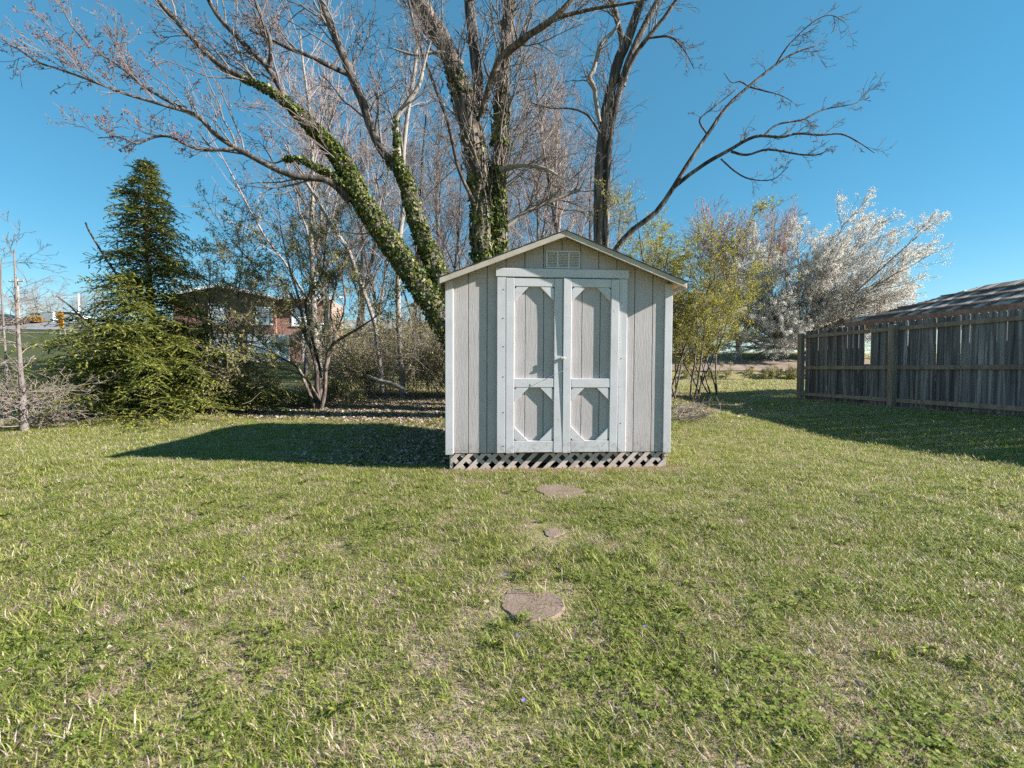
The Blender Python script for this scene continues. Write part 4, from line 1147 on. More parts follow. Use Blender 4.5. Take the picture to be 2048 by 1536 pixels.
# --- white blossom tree
def blossom_tree():
    Y = 24.0; p = wpt(1606, 700, Y)
    base = (p[0], Y, tz(p[0], Y))
    T = Tree('blossom_tree', base, 'broad tree in full white blossom with branches sweeping to the right beyond the fence')
    st = Tubes()
    cc = cfg(seg=[8, 7, 6, 3], kids=[13, 8, 3, 0], wob=[0.04, 0.07, 0.1, 0.14], up=[0.02, 0.02, 0.02, 0.02], rmin=0.007, rmax=0.08, log=1, lr=[0.45, 0.55, 0.5, 0.4], t0=[0.12, 0.1, 0.12, 0.2], bias=(0.035, 0, 0), ang=[(0.3, 0.8), (0.3, 0.7), (0.3, 0.7), (0.4, 0.8)])
    tr = Tubes()
    for (dx, dz, L) in ((-0.75, 0.65, 5.2), (-1.0, 0.35, 5.2), (-0.35, 0.9, 5.6), (-1.0, 0.0, 4.8), (-0.9, 0.2, 5.0), (-0.2, 0.5, 4.0), (0.2, 0.35, 4.5), (0.1, 1.0, 6.4), (0.35, 1.0, 6.8), (0.6, 0.9, 7.3), (0.9, 0.75, 7.2), (1.1, 0.5, 6.9), (1.2, 0.25, 6.0), (0.75, 1.0, 7.2), (-0.6, 0.15, 3.6), (-0.3, 0.25, 3.2), (0.3, 0.12, 3.4), (0.7, 0.2, 4.2), (-1.0, 0.5, 4.6), (-0.8, 0.35, 4.2), (0.0, 0.4, 3.4), (-0.5, 0.02, 3.4), (0.5, 0.02, 3.8), (0.4, 0.6, 5.0), (0.7, 0.55, 5.2), (-0.1, 0.8, 5.0), (0.9, 0.5, 5.4), (-0.6, 0.7, 4.6), (-1.0, 0.28, 5.0), (-0.9, 0.45, 4.8), (-0.7, 0.1, 4.2), (0.9, 0.3, 4.6), (-0.2, 0.2, 3.0), (0.2, 0.7, 4.6), (-1.1, 0.12, 4.4), (-0.5, 0.5, 4.4), (0.5, 0.5, 6.0), (1.0, 0.1, 5.2)):
        d = vnorm((dx, rnd.uniform(-0.45, 0.35), dz))
        grow([tr, T.tw], (base[0], base[1], base[2] + rnd.uniform(0.5, 1.1)), d, L, 0.07, 0, cc, T.log)
    tk = Tubes(); tk.add([(base[0], base[1], base[2] - 0.2), (base[0] + 0.02, base[1], base[2] + 0.5), (base[0], base[1], base[2] + 1.1)], [0.24, 0.19, 0.16], 10)
    tk.build('trunk', M['bark'], T.root, T.o)
    tr.build('limb', M['bark_pale'], T.root, T.o)
    T.crown(M['twig_dead'])
    lv = Leaves(); leaf_on(T.log, lv, 16, 0.050, 0.042, 0.045, 0.1)
    o = lv.build('blossoms', M['blossom'], T.root, T.o); o['kind'] = 'stuff'
rnd.seed(83)
blossom_tree()

# --- purple bare tree far behind
def purple_tree():
    Y = 40.0; p = wpt(1478, 690, Y)
    base = (p[0], Y, tz(p[0], Y) - 0.3)
    T = Tree('purple_bare_tree', base, 'rounded bare tree with purple haze of fine twigs behind the white blossoms')
    cc = cfg(seg=[7, 7, 5, 3], kids=[18, 9, 6, 0], wob=[0.04, 0.07, 0.1, 0.15], up=[0.04, 0.06, 0.05, 0.03], rmin=0.013, rmax=0.1, t0=[0.2, 0.2, 0.2, 0.2], lr=[0.6, 0.5, 0.45, 0.4], ang=[(0.3, 0.8), (0.25, 0.6), (0.25, 0.6), (0.4, 0.8)])
    tr = Tubes()
    grow([tr, T.tw], base, (0, 0, 1), 10.6, 0.25, 0, cc, None)
    for dx in (-0.4, -0.2, 0.2, 0.38, 0.5):
        grow([tr, T.tw], (base[0], base[1], base[2] + 1.5), vnorm((dx, rnd.uniform(-0.2, 0.2), 1)), 10.0, 0.16, 0, cc, None)
    tr.build('trunk', M['bark'], T.root, T.o)
    T.crown(M['twig_purple'])
rnd.seed(9)
purple_tree()

# --- hemlock
def hemlock():
    gh = ghit(290, 838)
    H = wpt(292, 316, gh[1] + 0.9)[2] - gh[2]
    gh = ((304 - 1024) / F * (gh[1] + 0.9), gh[1], gh[2])
    base = (gh[0], gh[1] + 0.9, gh[2])
    T = Tree('hemlock_tree', base, 'conical evergreen with drooping green sprays standing at the lawn edge', 'evergreen tree')
    tk = Tubes()
    tk.add([(base[0], base[1], base[2] - 0.1), (base[0] + 0.02, base[1], base[2] + H * 0.35), (base[0] - 0.03, base[1], base[2] + H * 0.7), (base[0], base[1], base[2] + H)], [0.10, 0.075, 0.04, 0.008], 8)
    tk.build('trunk', M['bark_brown'], T.root, T.o)
    br = Tubes(); lv = Leaves()
    Hs = [0.0, 0.06, 0.18, 0.28, 0.38, 0.50, 0.62, 0.80, 0.90, 1.0]
    Ls = [1.80, 2.0, 1.85, 1.62, 1.20, 0.98, 0.88, 0.64, 0.38, 0.07]
    C, Dd, Nn = [], [], []
    nb = 820
    for k in range(nb):
        t = (k + rnd.random()) / nb
        t = t ** 1.02 * 0.985
        L = float(np.interp(t, Hs, Ls)) * rnd.uniform(0.55, 1.22)
        a = rnd.uniform(0, 2 * math.pi)
        # fuller towards the lawn on the right foot of the tree
        L *= 0.74 + 0.52 * float(vn1(a * 1.2, t * 7.0, 1.0))
        if t < 0.3 and math.cos(a) > 0.3: L *= 1.3
        if math.sin(a) > 0.5 and t < 0.5: L *= 0.7
        z0 = base[2] + t * H
        rise = rnd.uniform(0.15, 0.5) if t > 0.35 else rnd.uniform(0.0, 0.45)
        n = 7
        p = [base[0], base[1], z0]; pts = [tuple(p)]; dirs = []
        d = vnorm((math.cos(a), math.sin(a), rise))
        for j in range(n):
            d = vnorm((d[0] + rnd.gauss(0, 0.05), d[1] + rnd.gauss(0, 0.05), d[2] - (0.07 if t > 0.35 else 0.045) - 0.013 * j))
            p = [p[0] + d[0] * L / n, p[1] + d[1] * L / n, max(p[2] + d[2] * L / n, base[2] + 0.03)]
            pts.append(tuple(p)); dirs.append(d)
        br.add(pts, [max(0.003, 0.012 * (1 - j / n)) for j in range(n + 1)], 3)
        m = max(5, int(L * 14))
        for j in range(m):
            tt = 0.22 + 0.78 * (j + rnd.random()) / m
            i = min(int(tt * n), n - 1); f = tt * n - i
            q_ = [pts[i][x] * (1 - f) + pts[i + 1][x] * f for x in range(3)]
            side = 1 if j % 2 else -1
            dd = dirs[i]; sv = vnorm((-dd[1], dd[0], 0))
            sl = (0.10 + 0.23 * (1 - tt)) * (0.6 + 0.5 * L) * rnd.uniform(0.7, 1.2)
            bd = vnorm((dd[0] * 0.75 + side * sv[0] * 0.75, dd[1] * 0.75 + side * sv[1] * 0.75, dd[2] + rnd.gauss(0, 0.42)))
            cnt = max(3, int(sl * 66))
            for x in range(cnt):
                s_ = sl * (x + rnd.random()) / cnt
                C.append((q_[0] + bd[0] * s_, q_[1] + bd[1] * s_, q_[2] + bd[2] * s_ - 0.10 * s_ * s_))
                sd = rnd.choice((-1, 1))
                pv = (-bd[1] * sd, bd[0] * sd, 0)
                Dd.append((bd[0] + pv[0] * 0.75 + rnd.gauss(0, 0.15), bd[1] + pv[1] * 0.75 + rnd.gauss(0, 0.15), bd[2] - 0.02 + rnd.gauss(0, 0.38)))
                Nn.append((rnd.gauss(0, 0.6), rnd.gauss(0, 0.6), 1.0))
    N = len(C)
    lv.add(np.array(C), np.array(Dd), rng.uniform(0.04, 0.09, N), rng.uniform(0.012, 0.026, N), np.array(Nn))
    br.build('branch', M['bark_brown'], T.root, T.o)['kind'] = 'stuff'
    o = lv.build('needle_spray', M['hemlock'], T.root, T.o); o['kind'] = 'stuff'
    # two bare dead branches sticking out
    for sp in ([(262, 590, gh[1] + 0.8, 5), (215, 522, gh[1] + 0.5, 4.5), (195, 490, gh[1] + 0.3, 4), (178, 462, gh[1] + 0.1, 3.5), (171, 445, gh[1], 3)], [(215, 672, gh[1] + 0.8, 5), (160, 632, gh[1] + 0.4, 4), (140, 612, gh[1] + 0.3, 3.5), (112, 591, gh[1] + 0.1, 2.5)]):
        T.limb(sp, M['bark'], 'dead_branch', sides=6, label='bare dead branch poking out')
rnd.seed(10)
hemlock()

# --- dead saplings at the left edge
rnd.seed(11)
def dead_sapling(name, label, spec, ntw, low):
    g = ghit(spec[0][0], spec[0][1])
    T = Tree(name, g, label, 'tree')
    P, r = T.limb([(a, b, g[1] + c_, w) for a, b, c_, w in spec], M['twig'], 'trunk', sides=8)
    cd = cfg(seg=[6, 6, 5, 3], kids=[5, 5, 3, 0], wob=[0.1, 0.2, 0.25, 0.3], up=[0, -0.02, -0.02, 0], rmin=0.003, max=3, rr=[0.5, 0.55, 0.6, 0.6])
    T.twigs(P, r, ntw, 0.75, cd, t0=0.2, ang=(0.7, 1.4), rs=0.25)
    cl = cfg(seg=[6, 7, 6, 3], kids=[5, 7, 4, 0], wob=[0.1, 0.22, 0.28, 0.3], up=[0, -0.03, -0.03, 0], rmin=0.0035, max=3)
    T.twigs(P, r, low, 1.0, cl, t0=0.03, t1=0.28, ang=(1.0, 1.6), rs=0.2)
    T.crown(M['twig_dead'])
dead_sapling('dead_sapling', 'bare dead sapling with curled grey twigs at the left end of the lawn', [(48, 862, 0, 17), (46, 800, 0, 12), (41, 740, 0, 9), (36, 660, 0, 6.5), (32, 580, 0, 4.5), (28, 500, 0.1, 2.5)], 22, 34)
dead_sapling('dead_sapling', 'thinner dead stem at the very left edge beside the dead sapling', [(18, 850, 0.6, 7), (14, 760, 0.6, 5), (8, 660, 0.6, 4), (2, 560, 0.6, 3), (4, 515, 0.6, 2)], 14, 8)

# --- undergrowth between the saplings and the shed
rnd.seed(12)
def undergrowth(name, label, boxes, nst, H, leafn, seedx):
    tw = Tubes(); log = []
    cu = cfg(seg=[6, 5, 4, 3], kids=[7, 4, 0, 0], wob=[0.12, 0.2, 0.24, 0.2], up=[0.0, 0.0, 0, 0], rmin=0.0045, max=2, lr=[0.45, 0.5, 0.5, 0.5], log=0, t0=[0.15, 0.1, 0.1, 0.1])
    for (px0, px1, Y0, Y1, hm) in boxes:
        for k in range(nst):
            Y = rnd.uniform(Y0, Y1); px = rnd.uniform(px0, px1)
            x = (px - 1024) / F * Y
            a = rnd.uniform(0, 6.28); sp = rnd.uniform(0.05, 0.8)
            grow([tw], (x, Y, tz(x, Y)), vnorm((math.cos(a) * sp, math.sin(a) * sp, 1)), H * hm * rnd.uniform(0.4, 1.15), 0.011, 0, cu, log)
    root = empty(name, (0, 0, 0))
    tag(root, label, 'undergrowth', kind='stuff')
    tw.build('stems', M['twig_dead'], root)
    lv = Leaves(); leaf_on(log, lv, leafn, 0.055, 0.032, 0.05)
    lv.build('leaves', M['brush_leaf'], root)
undergrowth('undergrowth', 'tangle of brown brush and brambles between the small tree and the shed', [(650, 760, 12.5, 15, 0.75), (750, 905, 12.2, 16, 1.15), (880, 1000, 11.5, 14, 1.0)], 66, 2.6, 4.2, 3)
undergrowth('undergrowth', 'low dark brush under the many stemmed small tree', [(480, 720, 10.6, 12, 0.5)], 60, 1.2, 4.0, 4)
undergrowth('undergrowth', 'low dark weeds along the bank below the dirt track', [(1370, 1700, 19.5, 20.2, 1.0), (1560, 2050, 19.5, 20.2, 1.0)], 42, 0.5, 4.0, 6)
undergrowth('undergrowth', 'distant brown brush at the foot of the bare thicket', [(640, 900, 17, 22, 1.2), (900, 1250, 15, 19, 1.2)], 52, 2.4, 4.0, 5)

# --- log and brush pile
rnd.seed(13)
lgm = Tubes()
P, r = limb_px([(735, 752, 11.7, 7), (760, 762, 11.6, 9), (785, 768, 11.5, 10), (815, 783, 11.4, 11)], 4, 0.1)
lgm.add([tuple(p) for p in P], list(r), 8)
tag(lgm.build('fallen_log', M['bark_pale'], None, rough=0.2), 'pale broken log lying on leaf litter beside the pale trunk', 'log')
bp = Tubes()
for k in range(46):
    g = ghit(rnd.uniform(1352, 1410), rnd.uniform(818, 848))
    a = rnd.uniform(-0.7, 0.9); L = rnd.uniform(0.25, 0.8); q_ = g
    grow([bp], (g[0] - L * 0.5, g[1], tz(g[0], g[1]) + rnd.uniform(0.02, 0.12)), vnorm((math.cos(a), math.sin(a), rnd.uniform(-0.05, 0.3))), L, rnd.uniform(0.004, 0.011), 1, cfg(rmin=0.003, max=2, kids=[0, 3, 0, 0], up=[0, 0, 0, 0]), None)
g = ghit(1392, 825)
grow([bp], (g[0], g[1], g[2]), (0.02, 0, 1), 0.75, 0.006, 1, cfg(rmin=0.003, max=2, kids=[0, 5, 0, 0]), None)
tag(bp.build('brush_pile', M['twig_dead'], None), 'loose pile of dead branches on the grass by the right wall of the shed', 'brush pile')

# ------------------------------------------------------------------ the house beyond the trees
M['brick'] = None
def brick_mat():
    m, nt, b = _nt('red_brown_brick')
    tc = nt.nodes.new('ShaderNodeTexCoord')
    mp = nt.nodes.new('ShaderNodeMapping'); mp.inputs['Rotation'].default_value = (R(90), 0, 0)
    nt.links.new(tc.outputs['Object'], mp.inputs['Vector'])
    br = nt.nodes.new('ShaderNodeTexBrick')
    br.inputs['Color1'].default_value = (0.27, 0.135, 0.105, 1); br.inputs['Color2'].default_value = (0.20, 0.10, 0.08, 1); br.inputs['Mortar'].default_value = (0.30, 0.24, 0.20, 1)
    br.inputs['Scale'].default_value = 4.5; br.inputs['Mortar Size'].default_value = 0.012
    nt.links.new(mp.outputs[0], br.inputs['Vector'])
    nt.links.new(br.outputs[0], b.inputs['Base Color'])
    b.inputs['Roughness'].default_value = 0.9
    _bump(nt, b, br.outputs['Fac'], -0.4, 0.01)
    return m
M['brick'] = brick_mat()
M['white'] = pmat('white_house_paint', [(0.70, 0.70, 0.70), (0.80, 0.80, 0.79)], 2, rough=0.6)
M['roofing'] = pmat('grey_roofing', [(0.26, 0.255, 0.25), (0.36, 0.35, 0.34)], 6, rough=0.95)
m_, nt_, b_ = _nt('window_glass'); b_.inputs['Base Color'].default_value = (0.03, 0.04, 0.05, 1); b_.inputs['Roughness'].default_value = 0.05; M['glass'] = m_
m_, nt_, b_ = _nt('window_sky_reflection'); b_.inputs['Base Color'].default_value = (0.55, 0.62, 0.68, 1); b_.inputs['Roughness'].default_value = 0.4; M['sky_pane'] = m_  # reflected sky painted into the panes as a pale blue colour

HY = 29.0
def hx(px): return (px - 1024) / F * HY
def hz(py): return wpt(0, py, HY)[2]
hb = hz(726)
house = empty('brick_house', (hx(350), HY, hb), R(9))
tag(house, 'two storey brick house with white eaves half hidden by the small trees', 'house')
def HX(px): return hx(px) - hx(350)
def HZ(py): return hz(py) - hb
ze, zp = HZ(592), HZ(573)
wing_r, body_r, pk = HX(536), HX(645), HX(442)
prism('wall', house, M['brick'], [(0, -1.5), (wing_r, -1.5), (wing_r, ze), (pk, zp - 0.05), (0, ze)], 0, 9)
prism('wall', house, M['brick'], [(wing_r + 0.01, -1.5), (body_r, -1.5), (body_r, ze + 0.1), (wing_r + 0.01, ze + 0.1)], 0.6, 4.2)
for s0, s1 in (((-0.5, ze - 0.09), (pk, zp + 0.10)), ((wing_r + 0.5, ze - 0.06), (pk, zp + 0.10))):
    a, b = s0, s1
    prism('roof', house, M['roofing'], [a, b, (b[0], b[1] + 0.1), (a[0], a[1] + 0.1)], -0.48, 9.4)
    prism('fascia', house, M['white'], [(a[0], a[1] - 0.10), (b[0], b[1] - 0.10), (b[0], b[1] + 0.08), (a[0], a[1] + 0.08)], -0.56, -0.49)
prism('roof', house, M['roofing'], [(0, ze + 0.15), (4.0, ze + 0.75), (4.0, ze + 0.85), (0, ze + 0.25)], wing_r + 0.52, body_r + 0.4, axis='x')
box('fascia', house, M['white'], (wing_r + 0.52, body_r + 0.42), (-0.12, -0.02), (ze + 0.0, ze + 0.24))
def win(x0, x1, y0, y1, yy=0.0):
    w = empty('window', (0, 0, 0)); w.parent = house
    X0, X1, Z0, Z1 = HX(x0), HX(x1), HZ(y1), HZ(y0)
    box('frame', w, M['white'], (X0 - 0.08, X1 + 0.08), (yy - 0.05, yy - 0.002), (Z1, Z1 + 0.09))
    box('sill', w, M['white'], (X0 - 0.1, X1 + 0.1), (yy - 0.09, yy - 0.002), (Z0 - 0.09, Z0))
    for a in (X0 - 0.08, X1):
        box('frame', w, M['white'], (a, a + 0.08), (yy - 0.05, yy - 0.002), (Z0, Z1))
    box('frame', w, M['white'], (X0, X1), (yy - 0.045, yy - 0.02), ((Z0 + Z1) / 2 - 0.03, (Z0 + Z1) / 2 + 0.03))
    box('pane', w, M['sky_pane'], (X0, X1), (yy - 0.018, yy - 0.004), (Z0, (Z0 + Z1) / 2 - 0.032))
    box('pane', w, M['sky_pane'], (X0, X1), (yy - 0.018, yy - 0.004), ((Z0 + Z1) / 2 + 0.032, Z1))
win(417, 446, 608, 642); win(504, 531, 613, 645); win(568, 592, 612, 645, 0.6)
for x0, x1 in ((412, 462), (490, 562)):
    gd = empty('garage_door', (0, 0, 0)); gd.parent = house
    X0, X1, Z0, Z1 = HX(x0), HX(x1), HZ(724), HZ(672)
    yy = 0.0 if x1 < 520 else 0.0
    box('frame', gd, M['white'], (X0 - 0.12, X1 + 0.12), (-0.06, -0.003), (Z1, Z1 + 0.16))
    for a in (X0 - 0.12, X1): box('frame', gd, M['white'], (a, a + 0.12), (-0.06, -0.003), (Z0, Z1))
    for k in range(4):
        h = (Z1 - Z0) / 4
        box('panel', gd, M['white'], (X0 + 0.005, X1 - 0.005), (-0.04, -0.004), (Z0 + k * h + 0.01, Z0 + (k + 1) * h - 0.01), 0.01)
for x0 in (606, 636):
    box('porch_post', house, M['white'], (HX(x0), HX(x0) + 0.14), (-1.6, -1.46), (HZ(722), HZ(650)))
box('porch_rail', house, M['white'], (HX(606) + 0.145, HX(636) - 0.005), (-1.56, -1.5), (HZ(690), HZ(687)))
box('porch_roof', house, M['white'], (HX(600), HX(645)), (-1.7, 0.55), (HZ(650) + 0.004, HZ(646)))

# ------------------------------------------------------------------ road signs, poles, cars and trees along the far street
M['sign'] = pmat('orange_sign_face', [(0.80, 0.27, 0.01), (0.85, 0.30, 0.015)], 2, rough=0.5)
M['sign_black'] = pmat('black_sign_print', [(0.02, 0.02, 0.02), (0.03, 0.03, 0.03)], 2)
M['pole'] = pmat('grey_pole_timber', [(0.22, 0.18, 0.15), (0.34, 0.29, 0.25)], 3, rough=0.9)
M['pole_pale'] = pmat('pale_concrete_pole', [(0.55, 0.52, 0.49), (0.68, 0.65, 0.62)], 3, rough=0.9)
M['wall_grey'] = pmat('pale_grey_block', [(0.42, 0.43, 0.46), (0.52, 0.53, 0.56)], 2, rough=0.9)
SY = 57.0
sp = wpt(123, 700, SY); sgx = sp[0]; sgz = tz(sgx, SY)
sg = empty('road_sign', (sgx, SY, sgz)); tag(sg, 'orange diamond road sign with orange plate below on thin legs beside the street', 'road sign')
zc = wpt(123, 631, SY)[2] - sgz; hw = 0.60
prism('sign_face', sg, M['sign'], [(0, zc - hw), (hw, zc), (0, zc + hw), (-hw, zc)], -0.02, 0.02)
arrow = prism('sign_arrow', sg, M['sign_black'], [(-0.25, zc - 0.05), (0.1, zc - 0.05), (0.1, zc - 0.14), (0.28, zc), (0.1, zc + 0.14), (0.1, zc + 0.05), (-0.25, zc + 0.05)], -0.026, -0.021)
z1 = zc - hw - 0.02
prism('sign_plate', sg, M['sign'], [(-0.31, z1 - 0.85), (0.31, z1 - 0.85), (0.36, z1 + 0.16), (-0.36, z1 + 0.16)], 0.022, 0.05)
for k in range(3):
    box('sign_text', sg, M['sign_black'], (-0.2, 0.2), (0.012, 0.021), (z1 - 0.72 + k * 0.2, z1 - 0.66 + k * 0.2))
for s_ in (-0.2, 0.2):
    beam('leg', Vector((s_, 0.06, zc - 0.3)), Vector((s_ * 1.6, 0.3, -0.2)), 0.05, 0.05, M['pole'], sg)
def upole(px, ytop, Y, r, mat, label, arm):
    x = (px - 1024) / F * Y; z = tz(x, Y)
    o = empty('utility_pole', (x, Y, z)); tag(o, label, 'utility pole')
    H = wpt(px, ytop, Y)[2] - z
    t = Tubes(); t.add([(0, 0, -0.3), (0, 0, H * 0.5), (0, 0, H)], [r, r * 0.9, r * 0.75], 8); t.build('pole', mat, o)
    if arm:
        box('cross_arm', o, M['pole'], (-1.1, 1.1), (-0.2, -0.1), (H - 0.6, H - 0.45))
        for a in (-0.95, 0.0, 0.95): box('insulator', o, M['wall_grey'], (a - 0.05, a + 0.05), (-0.19, -0.11), (H - 0.448, H - 0.28))
        tt = Tubes(); tt.add([(0.3, -0.35, H - 2.0), (0.3, -0.35, H - 1.2)], [0.2, 0.2], 8); tt.build('transformer', M['wall_grey'], o)
    return (x, Y, z + H)
pa = upole(42, 556, 66.0, 0.16, M['pole'], 'brown utility pole with cross arm behind the dead sapling', True)
pb = upole(162, 588, 92.0, 0.22, M['pole_pale'], 'pale utility pole standing beyond the orange sign', False)
wr = Tubes()
for k, dz in enumerate((-0.4, -1.0)):
    a = Vector(pa) + Vector((0, 0, dz)); b = Vector(pb) + Vector((0, 0, dz))
    pts = []
    for j in range(13):
        t = j / 12; p = a.lerp(b, t); p.z -= 0.9 * 4 * t * (1 - t); pts.append(tuple(p))
    wr.add(pts, [0.02] * 13, 4)
tag(wr.build('overhead_wire', M['wall_grey'], None), 'pair of overhead wires between the two utility poles', 'wire')
def car(px, py, Y, label, paint, rz):
    x = (px - 1024) / F * Y; z = tz(x, Y) + 0.1
    o = empty('parked_car', (x, Y, z), rz); tag(o, label, 'car', 'cars along the far street')
    m = pmat('car_paint', [paint, tuple(c * 1.1 for c in paint)], 1, rough=0.3, spec=0.5)
    prism('body', o, m, [(-2.2, 0.3), (2.2, 0.3), (2.25, 0.7), (1.9, 0.85), (0.9, 0.95), (-1.9, 0.98), (-2.2, 0.8)], -0.85, 0.85, 0.05)
    prism('cabin', o, M['glass'], [(-1.75, 0.985), (0.95, 0.965), (0.35, 1.42), (-1.2, 1.45)], -0.75, 0.75, 0.04)
    prism('roof_panel', o, m, [(-1.2, 1.455), (0.35, 1.425), (0.3, 1.49), (-1.1, 1.51)], -0.72, 0.72, 0.02)
    for a in (-1.4, 1.4):
        for b in (-0.87, 0.72):
            pl = [(a + 0.33 * math.cos(q_), 0.32 + 0.33 * math.sin(q_)) for q_ in [k * math.pi / 8 for k in range(16)]]
            prism('wheel', o, M['sign_black'], pl, b, b + 0.15)
car(20, 640, 66, 'dark car parked at the far left behind the dead stems', (0.03, 0.035, 0.04), 0.1)
car(90, 640, 80, 'white car on the street left of the orange sign', (0.7, 0.7, 0.7), 0.0)
car(152, 645, 74, 'pale car on the street right of the orange sign', (0.6, 0.62, 0.65), 0.0)
wl = box('retaining_wall', None, M['wall_grey'], (hx(84) / HY * 71, hx(110) / HY * 71), (71, 71.4), (tz(-74, 71) - 0.3, tz(-74, 71) + 1.5), 0.03)
tag(wl, 'pale grey block wall at the back of the far street', 'wall')
def shrub(px, Y, r, label):
    x = (px - 1024) / F * Y; z = tz(x, Y)
    o = empty('orange_shrub', (x, Y, z)); tag(o, label, 'shrub', 'orange shrubs by the far street')
    N = 700
    c = rng.normal(size=(N, 3)); c /= np.linalg.norm(c, axis=1, keepdims=True); c *= (rng.random(N) ** 0.4)[:, None] * r * (0.8 + 0.4 * rng.random((N, 1)))
    c[:, 2] = np.abs(c[:, 2]) * 1.1 + 0.15
    lv = Leaves(); lv.add(c, rng.normal(size=(N, 3)), 0.22, 0.16)
    t = Tubes()
    for k in range(5): t.add([(0, 0, -0.1), (rnd.uniform(-0.4, 0.4) * r, rnd.uniform(-0.4, 0.4) * r, r * 0.8)], [0.03, 0.015], 4)
    t.build('stem', M['bark'], o)
    lv.build('leaves', M['orange_leaf'], o)['kind'] = 'stuff'
for px, Y, r, lb in ((14, 70, 0.95, 'orange shrub at the far left edge beyond the dark car'), (41, 66, 0.8, 'orange shrub standing at the foot of the brown utility pole'), (60, 68, 0.8, 'middle orange shrub between the brown pole and the grey wall'), (79, 68, 0.9, 'orange shrub beside the pale grey wall')):
    shrub(px, Y, r, lb)
# far tree line along the ridge, same bare builds
fl = [(-8, 105, 0.62), (18, 112, 0.66), (38, 100, 0.6), (62, 118, 0.72), (84, 106, 0.66), (104, 115, 0.74), (126, 104, 0.6), (148, 120, 0.72), (170, 108, 0.66), (192, 116, 0.7), (214, 104, 0.6), (236, 118, 0.7), (258, 108, 0.66), (-30, 110, 0.7), (6, 124, 0.8), (72, 128, 0.82), (114, 130, 0.84), (158, 132, 0.8), (204, 130, 0.82), (30, 122, 0.76), (95, 124, 0.8), (136, 126, 0.78), (180, 127, 0.8)]
for k, (px, Y, s) in enumerate(fl):
    x = (px - 1024) / F * Y
    root = empty('far_bare_tree', (x, Y, tz(x, Y) - 0.4), rnd.uniform(0, 6.28)); root.scale = (s * 1.5, s * 1.5, s)
    tag(root, 'hazy bare tree in the far tree line beyond the street', 'tree', 'far tree line beyond the street')
    for nm, me in zip(('trunk', 'crown'), variants[k % 5][:2]):
        o = bpy.data.objects.new(nm, me); link(o, root)
        if nm != 'trunk': o['kind'] = 'stuff'

# ------------------------------------------------------------------ grass, leaf litter
tuft_col = bpy.data.collections.new('tufts')
def tuft(name, n, rad, hmin, hmax, lean, width, mat, seed, flat=0.0):
    r_ = np.random.default_rng(seed)
    V_, F4, F3 = [], [], []
    for k in range(n):
        a = r_.uniform(0, 2 * math.pi); d = rad * math.sqrt(r_.random())
        b = np.array([math.cos(a) * d, math.sin(a) * d, -0.004])
        h = r_.uniform(hmin, hmax); az = r_.uniform(0, 2 * math.pi)
        out = np.array([math.cos(az), math.sin(az), 0]); sd = np.array([-out[1], out[0], 0])
        le = r_.uniform(0.25, 1.0) * lean
        w = width * r_.uniform(0.7, 1.3)
        base = len(V_)
        curl = r_.uniform(-0.3, 0.3)
        for j, t in enumerate((0, 0.38, 0.72, 1.0)):
            c = b + out * (le * h * t * t + le * h * 0.25 * t) + sd * (curl * h * t * t)
            z = h * t * (1 - 0.35 * le * t) * (1 - flat)
            p = c + np.array([0, 0, z])
            ww = w * (1 - 0.35 * t)
            if j < 3: V_ += [p - sd * ww / 2, p + sd * ww / 2]
            else: V_ += [p]
        F4 += [[base, base + 1, base + 3, base + 2], [base + 2, base + 3, base + 5, base + 4]]
        F3 += [[base + 4, base + 5, base + 6]]
    o = mesh_np(name, np.array(V_), [np.array(F4), np.array(F3)], mat)
    COL.objects.unlink(o); tuft_col.objects.link(o)
def clover_tuft(name, seed):
    r_ = np.random.default_rng(seed)
    V_, F_ = [], []
    for k in range(12):
        c = np.array([r_.uniform(-0.05, 0.05), r_.uniform(-0.05, 0.05), r_.uniform(0.012, 0.04)])
        for m in range(3):
            a = r_.uniform(0, 0.4) + m * 2.09; d = np.array([math.cos(a), math.sin(a), r_.uniform(-0.2, 0.35)]); s_ = np.array([-d[1], d[0], 0])
            L = r_.uniform(0.009, 0.015); b0 = len(V_)
            V_ += [c, c + d * L * 0.6 + s_ * L * 0.45, c + d * L, c + d * L * 0.6 - s_ * L * 0.45]
            F_.append([b0, b0 + 1, b0 + 2, b0 + 3])
    o = mesh_np(name, np.array(V_), [np.array(F_)], M['clover'])
    COL.objects.unlink(o); tuft_col.objects.link(o)
for k in range(6): tuft('a%d_green' % k, 26, 0.052, 0.014, 0.044, 1.1, 0.0028, M['grass'], 10 + k)
for k in range(6): tuft('b%d_thatch' % k, 30, 0.055, 0.010, 0.032, 2.4, 0.0026, M['thatch'], 30 + k, 0.42)
for k in range(2): tuft('c%d_tall' % k, 18, 0.04, 0.03, 0.072, 0.9, 0.0036, M['grass'], 50 + k)
for k in range(2): clover_tuft('d%d_clover' % k, 60 + k)
for k in range(3): tuft('e%d_far' % k, 34, 0.12, 0.03, 0.07, 0.9, 0.008, M['grass'], 70 + k)
for k in range(2): tuft('f%d_farthatch' % k, 34, 0.12, 0.02, 0.045, 1.8, 0.008, M['thatch'], 80 + k, 0.2)

